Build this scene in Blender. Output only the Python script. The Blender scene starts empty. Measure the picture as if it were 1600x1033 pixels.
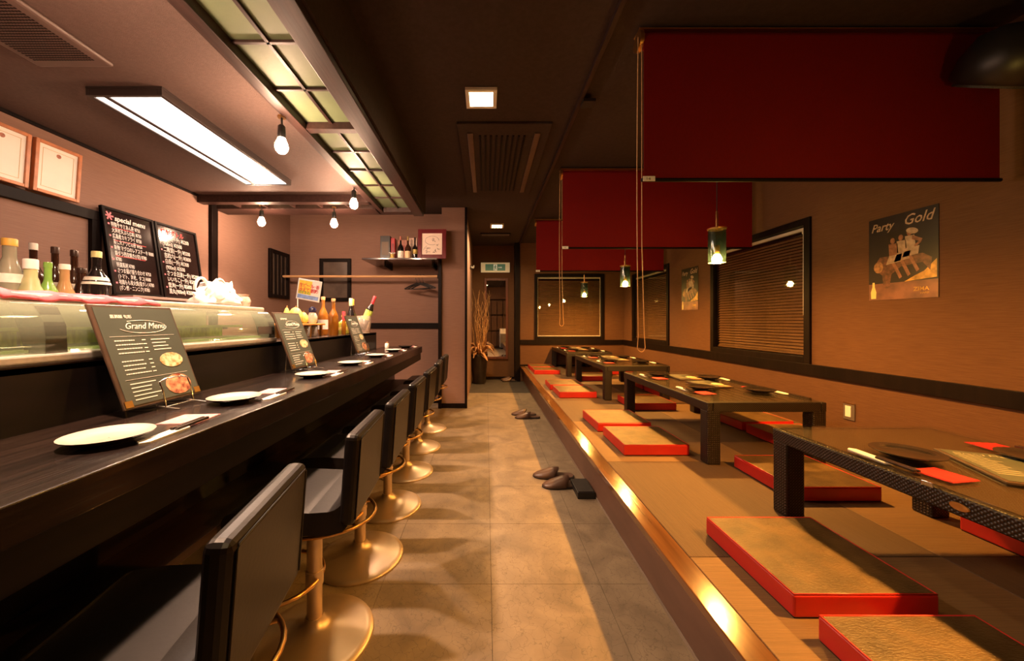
import bpy, bmesh, math, random
from mathutils import Vector, Matrix, Euler
random.seed(7)
S = bpy.context.scene
COL = S.collection
PI = math.pi
# ------------------------------------------------------------------ camera
CAMH = 1.10
cd = bpy.data.cameras.new('camera'); cam = bpy.data.objects.new('camera', cd); COL.objects.link(cam)
cam.location = (0, 0, CAMH); cam.rotation_euler = (PI/2, 0, 0)
cd.sensor_width = 36.0; cd.lens = 36.0*570/1600
cd.shift_x = 40/1600; cd.shift_y = -13.5/1600
cd.clip_start = 0.02
S.camera = cam
# ------------------------------------------------------------------ world, exposure
W = bpy.data.worlds.new('world'); S.world = W; W.use_nodes = True
W.node_tree.nodes['Background'].inputs[0].default_value = (0.10, 0.09, 0.11, 1)
W.node_tree.nodes['Background'].inputs[1].default_value = 0.02
S.view_settings.view_transform = 'Standard'; S.view_settings.look = 'None'
S.view_settings.gamma = 1.0; S.view_settings.exposure = 0.0
S.view_settings.use_curve_mapping = False
# lamp powers (W) and colours
P_SPOT, P_CONE, C_SPOT = 21.0, 190.0, (1.0, 0.62, 0.40)
P_PEND, C_PEND = 155.0, (1.0, 0.42, 0.075)
P_DOWN, C_DOWN = 4.0, (1.0, 0.63, 0.30)
E_FLUO, C_FLUO = 10.0, (1.0, 0.86, 0.74)

# ------------------------------------------------------------------ room dimensions
XL, XR = -2.66, 2.55          # left / right wall
YN, YA, YT, YB = -1.3, 7.0, 6.75, 4.945   # near wall, aisle end, tatami end, bar back wall
ZC, ZK = 2.56, 2.27           # main ceiling, kitchen ceiling
PX, PZ, KP = 0.683, 0.28, 0.916   # platform riser, platform height, size factor of the platform furniture
EX = 0.626                    # overhanging edge board
CX, CZ = -0.74, 0.817         # counter front edge and height
RX = -1.17                    # upstand front

# ------------------------------------------------------------------ materials
MATS = {}
def _n(nt, t, **k):
    n = nt.nodes.new(t)
    for a, v in k.items(): setattr(n, a, v)
    return n
def pm(name, col, rough=0.5, metal=0.0, var=0.12, scale=(6, 6, 6), bump=0.0, bscale=None, spec=0.5, coat=0.0,
       emis=None, estr=0.0, world=False, detail=4, col2=None, alpha=None, sheen=0.0):
    """procedural principled material: noise-varied colour plus noise bump"""
    if name in MATS: return MATS[name]
    m = bpy.data.materials.new(name); m.use_nodes = True; nt = m.node_tree
    b = nt.nodes['Principled BSDF']
    if isinstance(scale, (int, float)): scale = (scale,)*3
    if bscale is None: bscale = scale
    if isinstance(bscale, (int, float)): bscale = (bscale,)*3
    if world:
        src = _n(nt, 'ShaderNodeNewGeometry').outputs['Position']
    else:
        src = _n(nt, 'ShaderNodeTexCoord').outputs['Object']
    mp = _n(nt, 'ShaderNodeMapping'); mp.inputs['Scale'].default_value = scale
    nt.links.new(src, mp.inputs[0])
    no = _n(nt, 'ShaderNodeTexNoise'); no.inputs['Scale'].default_value = 1.0; no.inputs['Detail'].default_value = detail
    nt.links.new(mp.outputs[0], no.inputs[0])
    cr = _n(nt, 'ShaderNodeValToRGB')
    c1 = [max(0, c*(1-var)) for c in col]; c2 = list(col2) if col2 else [min(1, c*(1+var)) for c in col]
    cr.color_ramp.elements[0].position = 0.35; cr.color_ramp.elements[0].color = (*c1, 1)
    cr.color_ramp.elements[1].position = 0.65; cr.color_ramp.elements[1].color = (*c2, 1)
    nt.links.new(no.outputs[0], cr.inputs[0]); nt.links.new(cr.outputs[0], b.inputs['Base Color'])
    b.inputs['Roughness'].default_value = rough; b.inputs['Metallic'].default_value = metal
    b.inputs['Specular IOR Level'].default_value = spec
    b.inputs['Coat Weight'].default_value = coat; b.inputs['Coat Roughness'].default_value = 0.08
    if sheen: b.inputs['Sheen Weight'].default_value = sheen
    if bump:
        mp2 = _n(nt, 'ShaderNodeMapping'); mp2.inputs['Scale'].default_value = bscale
        nt.links.new(src, mp2.inputs[0])
        n2 = _n(nt, 'ShaderNodeTexNoise'); n2.inputs['Scale'].default_value = 1.0; n2.inputs['Detail'].default_value = 3
        nt.links.new(mp2.outputs[0], n2.inputs[0])
        bp = _n(nt, 'ShaderNodeBump'); bp.inputs['Strength'].default_value = bump; bp.inputs['Distance'].default_value = 0.004
        nt.links.new(n2.outputs[0], bp.inputs['Height']); nt.links.new(bp.outputs[0], b.inputs['Normal'])
    if emis:
        b.inputs['Emission Color'].default_value = (*emis, 1); b.inputs['Emission Strength'].default_value = estr
    MATS[name] = m
    return m
def thin_glass(name, tint, rough=0.02, gloss=(1, 1, 1), ior=1.5, haze=0.0, hazecol=(.8, .8, .8)):
    """thin pane: tinted transparency plus Fresnel reflection"""
    if name in MATS: return MATS[name]
    m = bpy.data.materials.new(name); m.use_nodes = True; nt = m.node_tree; nt.nodes.clear()
    out = _n(nt, 'ShaderNodeOutputMaterial')
    tr = _n(nt, 'ShaderNodeBsdfTransparent')
    tc = _n(nt, 'ShaderNodeTexCoord'); no = _n(nt, 'ShaderNodeTexNoise'); no.inputs['Scale'].default_value = 9
    cr = _n(nt, 'ShaderNodeValToRGB')
    cr.color_ramp.elements[0].color = (*[c*0.92 for c in tint], 1); cr.color_ramp.elements[1].color = (*tint, 1)
    nt.links.new(tc.outputs['Object'], no.inputs[0]); nt.links.new(no.outputs[0], cr.inputs[0]); nt.links.new(cr.outputs[0], tr.inputs[0])
    base = tr.outputs[0]
    if haze:
        df = _n(nt, 'ShaderNodeBsdfDiffuse'); df.inputs[0].default_value = (*hazecol, 1)
        mh = _n(nt, 'ShaderNodeMixShader'); mh.inputs[0].default_value = haze
        nt.links.new(base, mh.inputs[1]); nt.links.new(df.outputs[0], mh.inputs[2]); base = mh.outputs[0]
    gl = _n(nt, 'ShaderNodeBsdfGlossy'); gl.inputs['Roughness'].default_value = rough; gl.inputs[0].default_value = (*gloss, 1)
    lw = _n(nt, 'ShaderNodeLayerWeight'); lw.inputs[0].default_value = 0.5
    pw = _n(nt, 'ShaderNodeMath', operation='POWER'); pw.inputs[1].default_value = 5.0
    nt.links.new(lw.outputs['Facing'], pw.inputs[0])
    fr = _n(nt, 'ShaderNodeMath', operation='MULTIPLY_ADD'); fr.inputs[1].default_value = 0.95; fr.inputs[2].default_value = 0.04
    nt.links.new(pw.outputs[0], fr.inputs[0])
    mx = _n(nt, 'ShaderNodeMixShader')
    nt.links.new(fr.outputs[0], mx.inputs[0]); nt.links.new(base, mx.inputs[1]); nt.links.new(gl.outputs[0], mx.inputs[2])
    nt.links.new(mx.outputs[0], out.inputs[0])
    MATS[name] = m
    return m
def emit(name, col, strength):
    if name in MATS: return MATS[name]
    m = bpy.data.materials.new(name); m.use_nodes = True; nt = m.node_tree
    b = nt.nodes['Principled BSDF']; b.inputs['Base Color'].default_value = (.9, .85, .8, 1)
    b.inputs['Emission Color'].default_value = (*col, 1); b.inputs['Emission Strength'].default_value = strength
    MATS[name] = m
    return m
def weave_mat(name, dark, light, k, rough=0.45, bump=0.8, world=False):
    """basket weave: product of sines on every axis drives colour and bump"""
    if name in MATS: return MATS[name]
    m = bpy.data.materials.new(name); m.use_nodes = True; nt = m.node_tree
    b = nt.nodes['Principled BSDF']
    src = _n(nt, 'ShaderNodeNewGeometry').outputs['Position'] if world else _n(nt, 'ShaderNodeTexCoord').outputs['Object']
    sx = _n(nt, 'ShaderNodeSeparateXYZ'); nt.links.new(src, sx.inputs[0])
    sins = []
    for i in range(3):
        mu = _n(nt, 'ShaderNodeMath', operation='MULTIPLY'); mu.inputs[1].default_value = k
        nt.links.new(sx.outputs[i], mu.inputs[0])
        si = _n(nt, 'ShaderNodeMath', operation='SINE'); nt.links.new(mu.outputs[0], si.inputs[0]); sins.append(si)
    tot = None
    for i, j in ((0, 1), (1, 2), (0, 2)):
        p = _n(nt, 'ShaderNodeMath', operation='MULTIPLY')
        nt.links.new(sins[i].outputs[0], p.inputs[0]); nt.links.new(sins[j].outputs[0], p.inputs[1])
        if tot is None: tot = p
        else:
            a = _n(nt, 'ShaderNodeMath', operation='ADD'); nt.links.new(tot.outputs[0], a.inputs[0]); nt.links.new(p.outputs[0], a.inputs[1]); tot = a
    mr = _n(nt, 'ShaderNodeMapRange'); mr.inputs[1].default_value = -1.2; mr.inputs[2].default_value = 1.2
    nt.links.new(tot.outputs[0], mr.inputs[0])
    cr = _n(nt, 'ShaderNodeValToRGB'); cr.color_ramp.elements[0].color = (*dark, 1); cr.color_ramp.elements[1].color = (*light, 1)
    cr.color_ramp.elements[0].position = 0.35; cr.color_ramp.elements[1].position = 0.85
    nt.links.new(mr.outputs[0], cr.inputs[0]); nt.links.new(cr.outputs[0], b.inputs['Base Color'])
    bp = _n(nt, 'ShaderNodeBump'); bp.inputs['Strength'].default_value = bump; bp.inputs['Distance'].default_value = 0.003
    nt.links.new(mr.outputs[0], bp.inputs['Height']); nt.links.new(bp.outputs[0], b.inputs['Normal'])
    b.inputs['Roughness'].default_value = rough
    MATS[name] = m
    return m
def floor_mat():
    """vinyl tile with a crackled leather-like vein"""
    m = bpy.data.materials.new('floor_vinyl'); m.use_nodes = True; nt = m.node_tree
    b = nt.nodes['Principled BSDF']
    pos = _n(nt, 'ShaderNodeNewGeometry').outputs['Position']
    n1 = _n(nt, 'ShaderNodeTexNoise'); n1.inputs['Scale'].default_value = 5.0; n1.inputs['Detail'].default_value = 6; n1.inputs['Distortion'].default_value = 1.2
    nt.links.new(pos, n1.inputs[0])
    n3 = _n(nt, 'ShaderNodeTexNoise'); n3.inputs['Scale'].default_value = 14.0; n3.inputs['Detail'].default_value = 5
    nt.links.new(pos, n3.inputs[0])
    mixv = _n(nt, 'ShaderNodeMix', data_type='RGBA'); mixv.inputs[0].default_value = 0.10
    nt.links.new(pos, mixv.inputs[6]); nt.links.new(n3.outputs['Color'], mixv.inputs[7])
    vo = _n(nt, 'ShaderNodeTexVoronoi', feature='DISTANCE_TO_EDGE'); vo.inputs['Scale'].default_value = 30
    nt.links.new(mixv.outputs[2], vo.inputs['Vector'])
    vr = _n(nt, 'ShaderNodeMapRange'); vr.inputs[1].default_value = 0.0; vr.inputs[2].default_value = 0.03
    vr.inputs[3].default_value = 0.5; vr.inputs[4].default_value = 1.0
    nt.links.new(vo.outputs['Distance'], vr.inputs[0])
    cr = _n(nt, 'ShaderNodeValToRGB')
    e = cr.color_ramp.elements
    e[0].position = .3; e[0].color = (.175, .132, .085, 1); e[1].position = .72; e[1].color = (.32, .245, .155, 1)
    nt.links.new(n1.outputs[0], cr.inputs[0])
    mu = _n(nt, 'ShaderNodeMix', data_type='RGBA', blend_type='MULTIPLY'); mu.inputs[0].default_value = 0.8
    nt.links.new(cr.outputs[0], mu.inputs[6]); nt.links.new(vr.outputs[0], mu.inputs[7])
    nt.links.new(mu.outputs[2], b.inputs['Base Color'])
    b.inputs['Roughness'].default_value = 0.42; b.inputs['Specular IOR Level'].default_value = 0.45
    bp = _n(nt, 'ShaderNodeBump'); bp.inputs['Strength'].default_value = 0.25; bp.inputs['Distance'].default_value = 0.003
    nt.links.new(vr.outputs[0], bp.inputs['Height']); nt.links.new(bp.outputs[0], b.inputs['Normal'])
    return m
M_FLOOR = floor_mat()
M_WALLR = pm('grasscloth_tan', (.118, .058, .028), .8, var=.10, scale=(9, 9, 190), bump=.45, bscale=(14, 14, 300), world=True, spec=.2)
M_WALLL = pm('grasscloth_rose', (.27, .158, .118), .8, var=.06, scale=(9, 9, 170), bump=.35, bscale=(14, 14, 220), world=True, spec=.2)
M_CEIL = pm('ceiling_paper_dark', (.045, .029, .023), .85, var=.1, scale=40, bump=.25, bscale=220, world=True, spec=.2)
M_CEILK = pm('ceiling_paper_kitchen', (.11, .07, .058), .7, var=.08, scale=60, bump=.4, bscale=320, world=True, spec=.3)
M_TRIM = pm('dark_stained_trim', (.007, .0038, .003), .5, spec=.12, var=.3, scale=(20, 20, 4), bump=.1, bscale=(60, 60, 8))
M_WOODB = pm('dark_counter_wood', (.014, .008, .006), .26, var=.5, scale=(60, 3, 30), bump=.35, bscale=(90, 3, 60), coat=.3)
M_BEAM = pm('reddish_dark_beam', (.030, .013, .010), .45, spec=.35, var=.3, scale=(40, 3, 40), bump=.15, bscale=(90, 5, 90))
M_EDGE = pm('lacquered_edge_wood', (.17, .070, .020), .16, var=.25, scale=(30, 2, 30), bump=.05, bscale=(60, 4, 60), coat=.6)
M_RISER = pm('platform_riser_brown', (.16, .085, .055), .5, var=.12, scale=(10, 3, 10))
M_TATA = pm('tatami_weave_light', (.235, .138, .055), .62, var=.12, scale=(6, 300, 6), bump=.4, bscale=(40, 500, 10), world=True)
M_TATB = pm('tatami_weave_dark', (.125, .074, .034), .62, var=.12, scale=(300, 6, 6), bump=.4, bscale=(500, 40, 10), world=True)
M_CUSHT = pm('cushion_gold_brocade', (.105, .066, .02), .36, var=.25, spec=.7, scale=(12, 12, 12), bump=.7, bscale=(90, 260, 60), col2=(.16, .10, .034), detail=6)
M_CUSHR = pm('cushion_red_vinyl', (.62, .028, .02), .36, var=.08, scale=5, bump=.1, bscale=14)
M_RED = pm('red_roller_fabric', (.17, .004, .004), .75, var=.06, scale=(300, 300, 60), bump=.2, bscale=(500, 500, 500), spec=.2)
M_WEAVE = weave_mat('table_rattan_weave', (.003, .002, .0015), (.036, .020, .012), 2*PI/0.013, rough=.40)
M_TTOP = weave_mat('table_top_weave', (.055, .030, .014), (.11, .064, .032), 2*PI/0.009, rough=.5, bump=.3)
M_TGLASS = thin_glass('table_glass', (.93, .95, .92), .03)
M_LEATH = pm('stool_leather', (.0085, .0062, .0055), .36, spec=.38, var=.2, scale=20, bump=.06, bscale=90)
M_CHAMP = pm('champagne_metal', (.66, .52, .38), .38, metal=.75, var=.05, scale=12)
M_BRASSR = pm('brass_rod', (.70, .42, .16), .3, metal=1.0, var=.05, scale=12)
M_STEEL = pm('brushed_steel', (.66, .63, .57), .34, metal=.55, var=.06, scale=(4, 80, 80))
M_CHROME = pm('chrome_wire', (.85, .85, .86), .12, metal=1.0, var=.03, scale=9)
M_BLACK = pm('black_plastic', (.012, .011, .011), .4, var=.2, scale=14)
M_PLATEB = pm('black_glaze', (.018, .014, .012), .12, var=.25, scale=30, coat=.5)
M_PLATEW = pm('cream_glaze', (.62, .56, .47), .14, var=.08, scale=14, coat=.4)
M_PAPER = pm('white_paper', (.86, .84, .80), .6, var=.03, scale=12)
M_NAPR = pm('red_patterned_paper', (.34, .008, .010), .6, var=.45, scale=80, detail=1)
M_NAPP = pm('pink_patterned_paper', (.74, .34, .33), .6, var=.2, scale=80, detail=1)
M_CHOP = pm('dark_lacquer_chopstick', (.03, .018, .012), .25, var=.2, scale=20)
M_MENU = pm('menu_board_green_grey', (.075, .085, .065), .3, var=.1, scale=5)
M_MENUF = pm('menu_cover_brown', (.07, .04, .025), .35, var=.2, scale=20)
M_PRINT = pm('cream_print', (.80, .77, .66), .6, var=.03, scale=20)
M_FOOD = pm('food_photo_print', (.75, .42, .12), .4, var=.5, scale=60, col2=(.9, .75, .45))
M_FOODR = pm('red_food_print', (.5, .08, .05), .4, var=.6, scale=50, col2=(.8, .4, .2))
M_CHALK = pm('white_marker', (.88, .86, .82), .6, var=.05, scale=30)
M_CHALKR = pm('red_marker', (.72, .06, .06), .6, var=.1, scale=30)
M_CHALKP = pm('pink_marker', (.85, .25, .3), .6, var=.1, scale=30)
M_BOARD = pm('glossy_blackboard', (.022, .012, .011), .13, var=.2, scale=8, coat=.3)
M_FRAMEW = pm('orange_wood_frame', (.48, .17, .06), .35, var=.15, scale=(20, 20, 20))
M_CREAM = pm('certificate_paper', (.85, .80, .70), .7, var=.03, scale=6)
M_SHOJI = pm('green_washi_pane', (.125, .165, .085), .6, var=.10, scale=(5, 5, 5), bump=.1, bscale=60)
M_BAMB = pm('bamboo_slat', (.20, .105, .042), .6, var=.18, scale=(6, 6, 90))
M_WHITE = pm('white_plastic', (.82, .79, .74), .4, var=.03, scale=8)
M_NIGHT = pm('night_glass', (.006, .006, .008), .08, var=.2, scale=3)
M_PANE = thin_glass('window_glass', (.93, .93, .92), .01)
M_MIRROR = pm('mirror_silver', (.86, .86, .86), .02, metal=1.0, var=.01, scale=2)
M_SLIP = pm('brown_slipper_leather', (.11, .062, .042), .38, var=.15, scale=12, bump=.15, bscale=60)
M_SOLE = pm('slipper_sole', (.02, .015, .012), .7, var=.2, scale=20)
M_POT = pm('black_glazed_pot', (.02, .014, .012), .3, var=.25, scale=9)
M_TWIG = pm('dried_twig', (.50, .27, .10), .7, var=.3, scale=30)
M_LEAFD = pm('dried_leaf', (.42, .20, .07), .7, var=.35, scale=18)
M_DOWEL = pm('pale_wood_dowel', (.62, .36, .17), .45, var=.12, scale=(4, 40, 40))
M_CAP = pm('grey_metal_box', (.12, .10, .09), .45, var=.1, scale=9)

# ------------------------------------------------------------------ mesh helpers
class MB:
    def __init__(s): s.v = []; s.f = []; s.sm = []
    def add(s, vs, fs, smooth=False, M=None):
        o = len(s.v)
        for p in vs:
            p = Vector(p); s.v.append(tuple(M @ p) if M else tuple(p))
        for f in fs: s.f.append(tuple(i+o for i in f)); s.sm.append(smooth)
        return s
    def box(s, x0, x1, y0, y1, z0, z1, M=None):
        vs = [(x, y, z) for x in (x0, x1) for y in (y0, y1) for z in (z0, z1)]
        return s.add(vs, [(0, 1, 3, 2), (4, 6, 7, 5), (0, 4, 5, 1), (2, 3, 7, 6), (0, 2, 6, 4), (1, 5, 7, 3)], False, M)
    def lathe(s, prof, n=24, M=None, cap0=True, cap1=True, smooth=True):
        vs = []; fs = []
        for r, z in prof:
            for i in range(n):
                a = 2*PI*i/n; vs.append((r*math.cos(a), r*math.sin(a), z))
        for j in range(len(prof)-1):
            for i in range(n):
                k = (i+1) % n; fs.append((j*n+i, j*n+k, (j+1)*n+k, (j+1)*n+i))
        s.add(vs, fs, smooth, M)
        if cap0: s.add([v for v in vs[:n]], [tuple(reversed(range(n)))], False, M)
        if cap1: s.add([v for v in vs[-n:]], [tuple(range(n))], False, M)
        return s
    def tube(s, pts, r, n=8, closed=False, M=None, taper=None):
        pts = [Vector(p) for p in pts]; N = len(pts); vs = []; fs = []
        up = Vector((0.13, 0.21, 0.97)).normalized()
        for i, p in enumerate(pts):
            if closed: t = pts[(i+1) % N]-pts[i-1]
            else: t = pts[min(i+1, N-1)]-pts[max(i-1, 0)]
            t.normalize()
            a = t.cross(up)
            if a.length < .05: a = t.cross(Vector((1, 0, 0)))
            a.normalize(); b = t.cross(a)
            rr = r if taper is None else r*(1+(taper-1)*i/max(1, N-1))
            for k in range(n):
                an = 2*PI*k/n; vs.append(p+a*(rr*math.cos(an))+b*(rr*math.sin(an)))
        for i in range(N if closed else N-1):
            j = (i+1) % N
            for k in range(n):
                l = (k+1) % n; fs.append((i*n+k, i*n+l, j*n+l, j*n+k))
        s.add(vs, fs, True, M)
        if not closed:
            s.add(vs[:n], [tuple(reversed(range(n)))], False, M); s.add(vs[-n:], [tuple(range(n))], False, M)
        return s
    def prism(s, poly, y0, y1, M=None, smooth=False):
        """poly in (x,z), extruded along y"""
        n = len(poly)
        vs = [(x, y0, z) for x, z in poly]+[(x, y1, z) for x, z in poly]
        fs = [(i, (i+1) % n, n+(i+1) % n, n+i) for i in range(n)]
        s.add(vs, fs, smooth, M)
        s.add(vs[:n], [tuple(reversed(range(n)))], False, M); s.add(vs[n:], [tuple(range(n))], False, M)
        return s
    def plate(s, poly, z0, z1, M=None):
        """poly in (x,y), extruded along z"""
        n = len(poly)
        vs = [(x, y, z0) for x, y in poly]+[(x, y, z1) for x, y in poly]
        return s.add(vs, [(i, (i+1) % n, n+(i+1) % n, n+i) for i in range(n)]+[tuple(reversed(range(n))), tuple(range(n, 2*n))], False, M)
    def build(s, name, mat, parent=None, bevel=0, seg=2, kind=None, loc=None, rot=None):
        me = bpy.data.meshes.new(name); me.from_pydata(s.v, [], s.f); me.update()
        for p, q in zip(me.polygons, s.sm): p.use_smooth = q
        bm = bmesh.new(); bm.from_mesh(me); bmesh.ops.recalc_face_normals(bm, faces=bm.faces); bm.to_mesh(me); bm.free()
        me.materials.append(mat)
        o = bpy.data.objects.new(name, me); COL.objects.link(o)
        if parent: o.parent = parent
        if loc: o.location = loc
        if rot: o.rotation_euler = rot
        if bevel:
            b = o.modifiers.new('bevel', 'BEVEL'); b.width = bevel; b.segments = seg; b.limit_method = 'ANGLE'; b.angle_limit = math.radians(40)
        if kind: o['kind'] = kind
        return o
def bx(name, mat, x0, x1, y0, y1, z0, z1, parent=None, bevel=0, kind=None, **k):
    return MB().box(x0, x1, y0, y1, z0, z1).build(name, mat, parent, bevel, kind=kind, **k)
def thing(name, label, cat, loc=(0, 0, 0), rz=0.0, group=None, rot=None):
    o = bpy.data.objects.new(name, None); COL.objects.link(o); o.empty_display_size = .05
    o.location = loc; o.rotation_euler = rot if rot else (0, 0, rz)
    o['label'] = label; o['category'] = cat
    if group: o['group'] = group
    return o
def tag(o, label, cat, group=None):
    o['label'] = label; o['category'] = cat
    if group: o['group'] = group
    return o
def struct(name, loc=(0, 0, 0), rz=0.0, label=None):
    o = bpy.data.objects.new(name, None); COL.objects.link(o); o.location = loc; o.rotation_euler = (0, 0, rz); o['kind'] = 'structure'
    if label: o['label'] = label
    return o
def sbx(name, mat, *a, bevel=0, label=None):
    o = bx(name, mat, *a, bevel=bevel, kind='structure')
    if label: o['label'] = label
    return o
def dup(root, loc=None, rz=None, label=None, group=None):
    r = root.copy(); COL.objects.link(r)
    if loc is not None: r.location = loc
    if rz is not None: r.rotation_euler = (0, 0, rz)
    if label: r['label'] = label
    if group: r['group'] = group
    for ch in list(root.children):
        c = ch.copy(); COL.objects.link(c); c.parent = r
        for g in list(ch.children):
            d = g.copy(); COL.objects.link(d); d.parent = c
    return r
def copy_part(o, loc, parent=None):
    c = o.copy(); COL.objects.link(c); c.parent = parent if parent else o.parent; c.location = loc
    return c
def point(name, power, col, radius, parent, loc):
    l = bpy.data.lights.new(name, 'POINT'); l.energy = power; l.color = col; l.shadow_soft_size = radius
    o = bpy.data.objects.new(name, l); COL.objects.link(o); o.parent = parent; o.location = loc
    return o
def text(name, body, size, mat, parent, loc, flat=False, align='LEFT', shear=0.0, spacing=1.0, line=1.0, ext=.0004, rz=0.0, sx=1.0, bold=0.0):
    cu = bpy.data.curves.new(name, 'FONT'); cu.body = body; cu.size = size; cu.align_x = align; cu.shear = shear
    cu.space_character = spacing; cu.space_line = line; cu.extrude = ext; cu.resolution_u = 2; cu.offset = bold
    o = bpy.data.objects.new(name, cu); COL.objects.link(o)
    bpy.context.view_layer.update()
    me = bpy.data.meshes.new_from_object(o.evaluated_get(bpy.context.evaluated_depsgraph_get()))
    bpy.data.objects.remove(o); bpy.data.curves.remove(cu)
    M = Matrix.Diagonal((sx, 1, 1, 1))
    if rz: M = Matrix.Rotation(rz, 4, 'Z') @ M
    if not flat: M = Matrix.Rotation(PI/2, 4, 'X') @ M
    me.transform(M)
    me.materials.clear(); me.materials.append(mat)
    ob = bpy.data.objects.new(name, me); COL.objects.link(ob); ob.parent = parent; ob.location = loc
    return ob
def arc(cx, cz, r, a0, a1, n):
    return [(cx+r*math.cos(math.radians(a0+(a1-a0)*i/n)), cz+r*math.sin(math.radians(a0+(a1-a0)*i/n))) for i in range(n+1)]

# ================================================================== THE SETTING
def wall_holes(name, mat, axis, pos, thick, u0, u1, z0, z1, holes):
    """wall slab with rectangular openings; axis 'x' = plane of constant x, u runs along y; axis 'y' the reverse"""
    us = sorted({u0, u1, *[h[0] for h in holes], *[h[1] for h in holes]})
    zs = sorted({z0, z1, *[h[2] for h in holes], *[h[3] for h in holes]})
    mb = MB()
    for i in range(len(us)-1):
        for j in range(len(zs)-1):
            uc = (us[i]+us[i+1])/2; zc = (zs[j]+zs[j+1])/2
            if any(h[0] < uc < h[1] and h[2] < zc < h[3] for h in holes): continue
            a, b = sorted((pos, pos+thick))
            if axis == 'x': mb.box(a, b, us[i], us[i+1], zs[j], zs[j+1])
            else: mb.box(us[i], us[i+1], a, b, zs[j], zs[j+1])
    return mb.build(name, mat, kind='structure')
TH = 0.14
WA = (2.858, 4.128, .768, 1.927); WB = (5.081, 6.351, .768, 1.917); WC = (.888, 2.179, .768, 1.988)
def inset(h, d): return (h[0]+d, h[1]-d, h[2]+d, h[3]-d)
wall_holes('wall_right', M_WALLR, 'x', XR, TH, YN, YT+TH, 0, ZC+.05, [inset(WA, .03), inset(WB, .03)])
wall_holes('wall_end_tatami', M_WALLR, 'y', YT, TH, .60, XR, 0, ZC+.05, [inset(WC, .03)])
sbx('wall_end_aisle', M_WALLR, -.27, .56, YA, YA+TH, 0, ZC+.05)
sbx('wall_left', M_WALLL, XL-TH, XL, YN, YB+TH, 0, ZC+.05)
sbx('wall_back_bar', M_WALLL, XL, -.57, YB, YB+TH, 0, ZC+.05)
sbx('wall_pillar', M_WALLL, -.57, -.27, 4.66, YA+TH, 0, ZC+.05)
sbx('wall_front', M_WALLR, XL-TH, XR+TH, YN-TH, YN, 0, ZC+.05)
sbx('ceiling', M_CEIL, -.63, XR, YN, YA+TH, ZC, ZC+.1)
sbx('ceiling_alcove', M_CEIL, XL, -.63, 3.76, YB+TH, ZC, ZC+.1)
sbx('ceiling_kitchen', M_CEILK, XL, -1.05, YN, 3.40, ZK, ZK+.08)
# floor: slab plus single vinyl tiles
fl = bx('floor', pm('floor_screed', (.05, .04, .03), .8, var=.2, scale=9), XL-TH, XR+TH, YN, YA+TH, -.1, -.0035, kind='structure')
T = .457
tile = None
for i in range(-3, 2):
    for j in range(-1, 13):
        x0 = .02+i*T; x1 = min(x0+T, PX-.001); y0 = 1.53+(j-4)*T+.001*0
        y1 = min(y0+T, 7.0)
        if y0 >= 6.99 or y1 < -.4: continue
        full = abs(x1-x0-T) < 1e-4 and abs(y1-y0-T) < 1e-4
        if full and tile:
            copy_part(tile, (x0, y0, 0), fl)
        else:
            t = MB().box(.0008, x1-x0-.0008, .0008, y1-y0-.0008, -.004, 0).build('floor_tile', M_FLOOR, fl, loc=(x0, y0, 0))
            if full: tile = t
kf = sbx('floor_kitchen', pm('kitchen_floor', (.06, .05, .045), .6, var=.2, scale=6), XL, .02-3*T, YN, YB, -.0035, 0)
# raised tatami platform
pl = struct('floor_platform')
bx('riser_board', M_RISER, PX, PX+.03, YN, YT, .012, PZ-.03, pl, bevel=.002)
bx('platform_base', M_TRIM, PX+.03, XR, YN, YT, 0, PZ-.03, pl)
bx('edge_board', M_EDGE, EX, EX+.082, YN, YT, PZ-.03, PZ, pl, bevel=.003)
bx('toe_strip', pm('toe_strip_tan', (.26, .20, .15), .5), PX-.004, PX, YN, YT, 0, .012, pl)
TW = .87
TX = [EX+.083, 1.588, XR]; 
ys = [YN]+[.403+TW*k for k in range(-1, 8)]
ys = [y for y in ys if y < YT]+[YT]
ys = sorted(set(ys))
for i in range(2):
    for j in range(len(ys)-1):
        m = M_TATA if (i+j) % 2 == 0 else M_TATB
        bx('tatami_mat', m, 0, TX[i+1]-TX[i]-.002, 0, ys[j+1]-ys[j]-.002, -.02, 0, pl, bevel=.002, loc=(TX[i]+.001, ys[j]+.001, PZ))
# trims and rails
def trim(n, *a, mat=M_TRIM, bevel=.002): return sbx('trim_%d' % n, mat, *a, bevel=bevel)
trim(1, XR-.02, XR, YN, YT, .68, .768)                       # chair rail right wall
trim(2, .62, XR-.02, YT-.02, YT, .68, .768)                  # chair rail end wall
trim(3, .53, .62, YT-.03, YA, 0, ZC)                         # post between aisle wall and tatami
trim(4, -.27, .56, YA-.012, YA, 0, .05)                      # base of the aisle wall
trim(5, XL, -.60, YB-.02, YB, 1.01, 1.085)                   # rail on the bar back wall
trim(6, -.82, -.60, YB-.015, YB, 0, .06)
trim(7, -.612, -.57, 4.62, YB, 0, 1.93)                      # upright at the pillar's left
trim(8, -.57, -.27, 4.645, 4.66, 0, .06)
trim(9, -.275, -.245, 4.64, 4.68, 0, ZC)
trim(10, XL, XL+.035, 3.49, 3.57, .9, ZK)                    # upright on the left wall
trim(11, XL, XL+.03, YN, 2.495, 1.785, 1.85)                 # big frame on the left wall
trim(12, XL, XL+.03, 2.435, 2.495, .9, 1.785)
trim(13, XL, XL+.02, YN, 3.40, ZK-.018, ZK)
trim(14, .60, .625, YN, YT, ZC-.03, ZC, mat=M_BEAM)          # thin batten on the ceiling over the step
trim(15, .62, .70, 2.33, 2.41, ZC-.05, ZC-.03, mat=M_BLACK)
sbx('wall_bulkhead', M_CEIL, -.655, -.63, YN, 3.78, 2.22, ZC)
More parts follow.
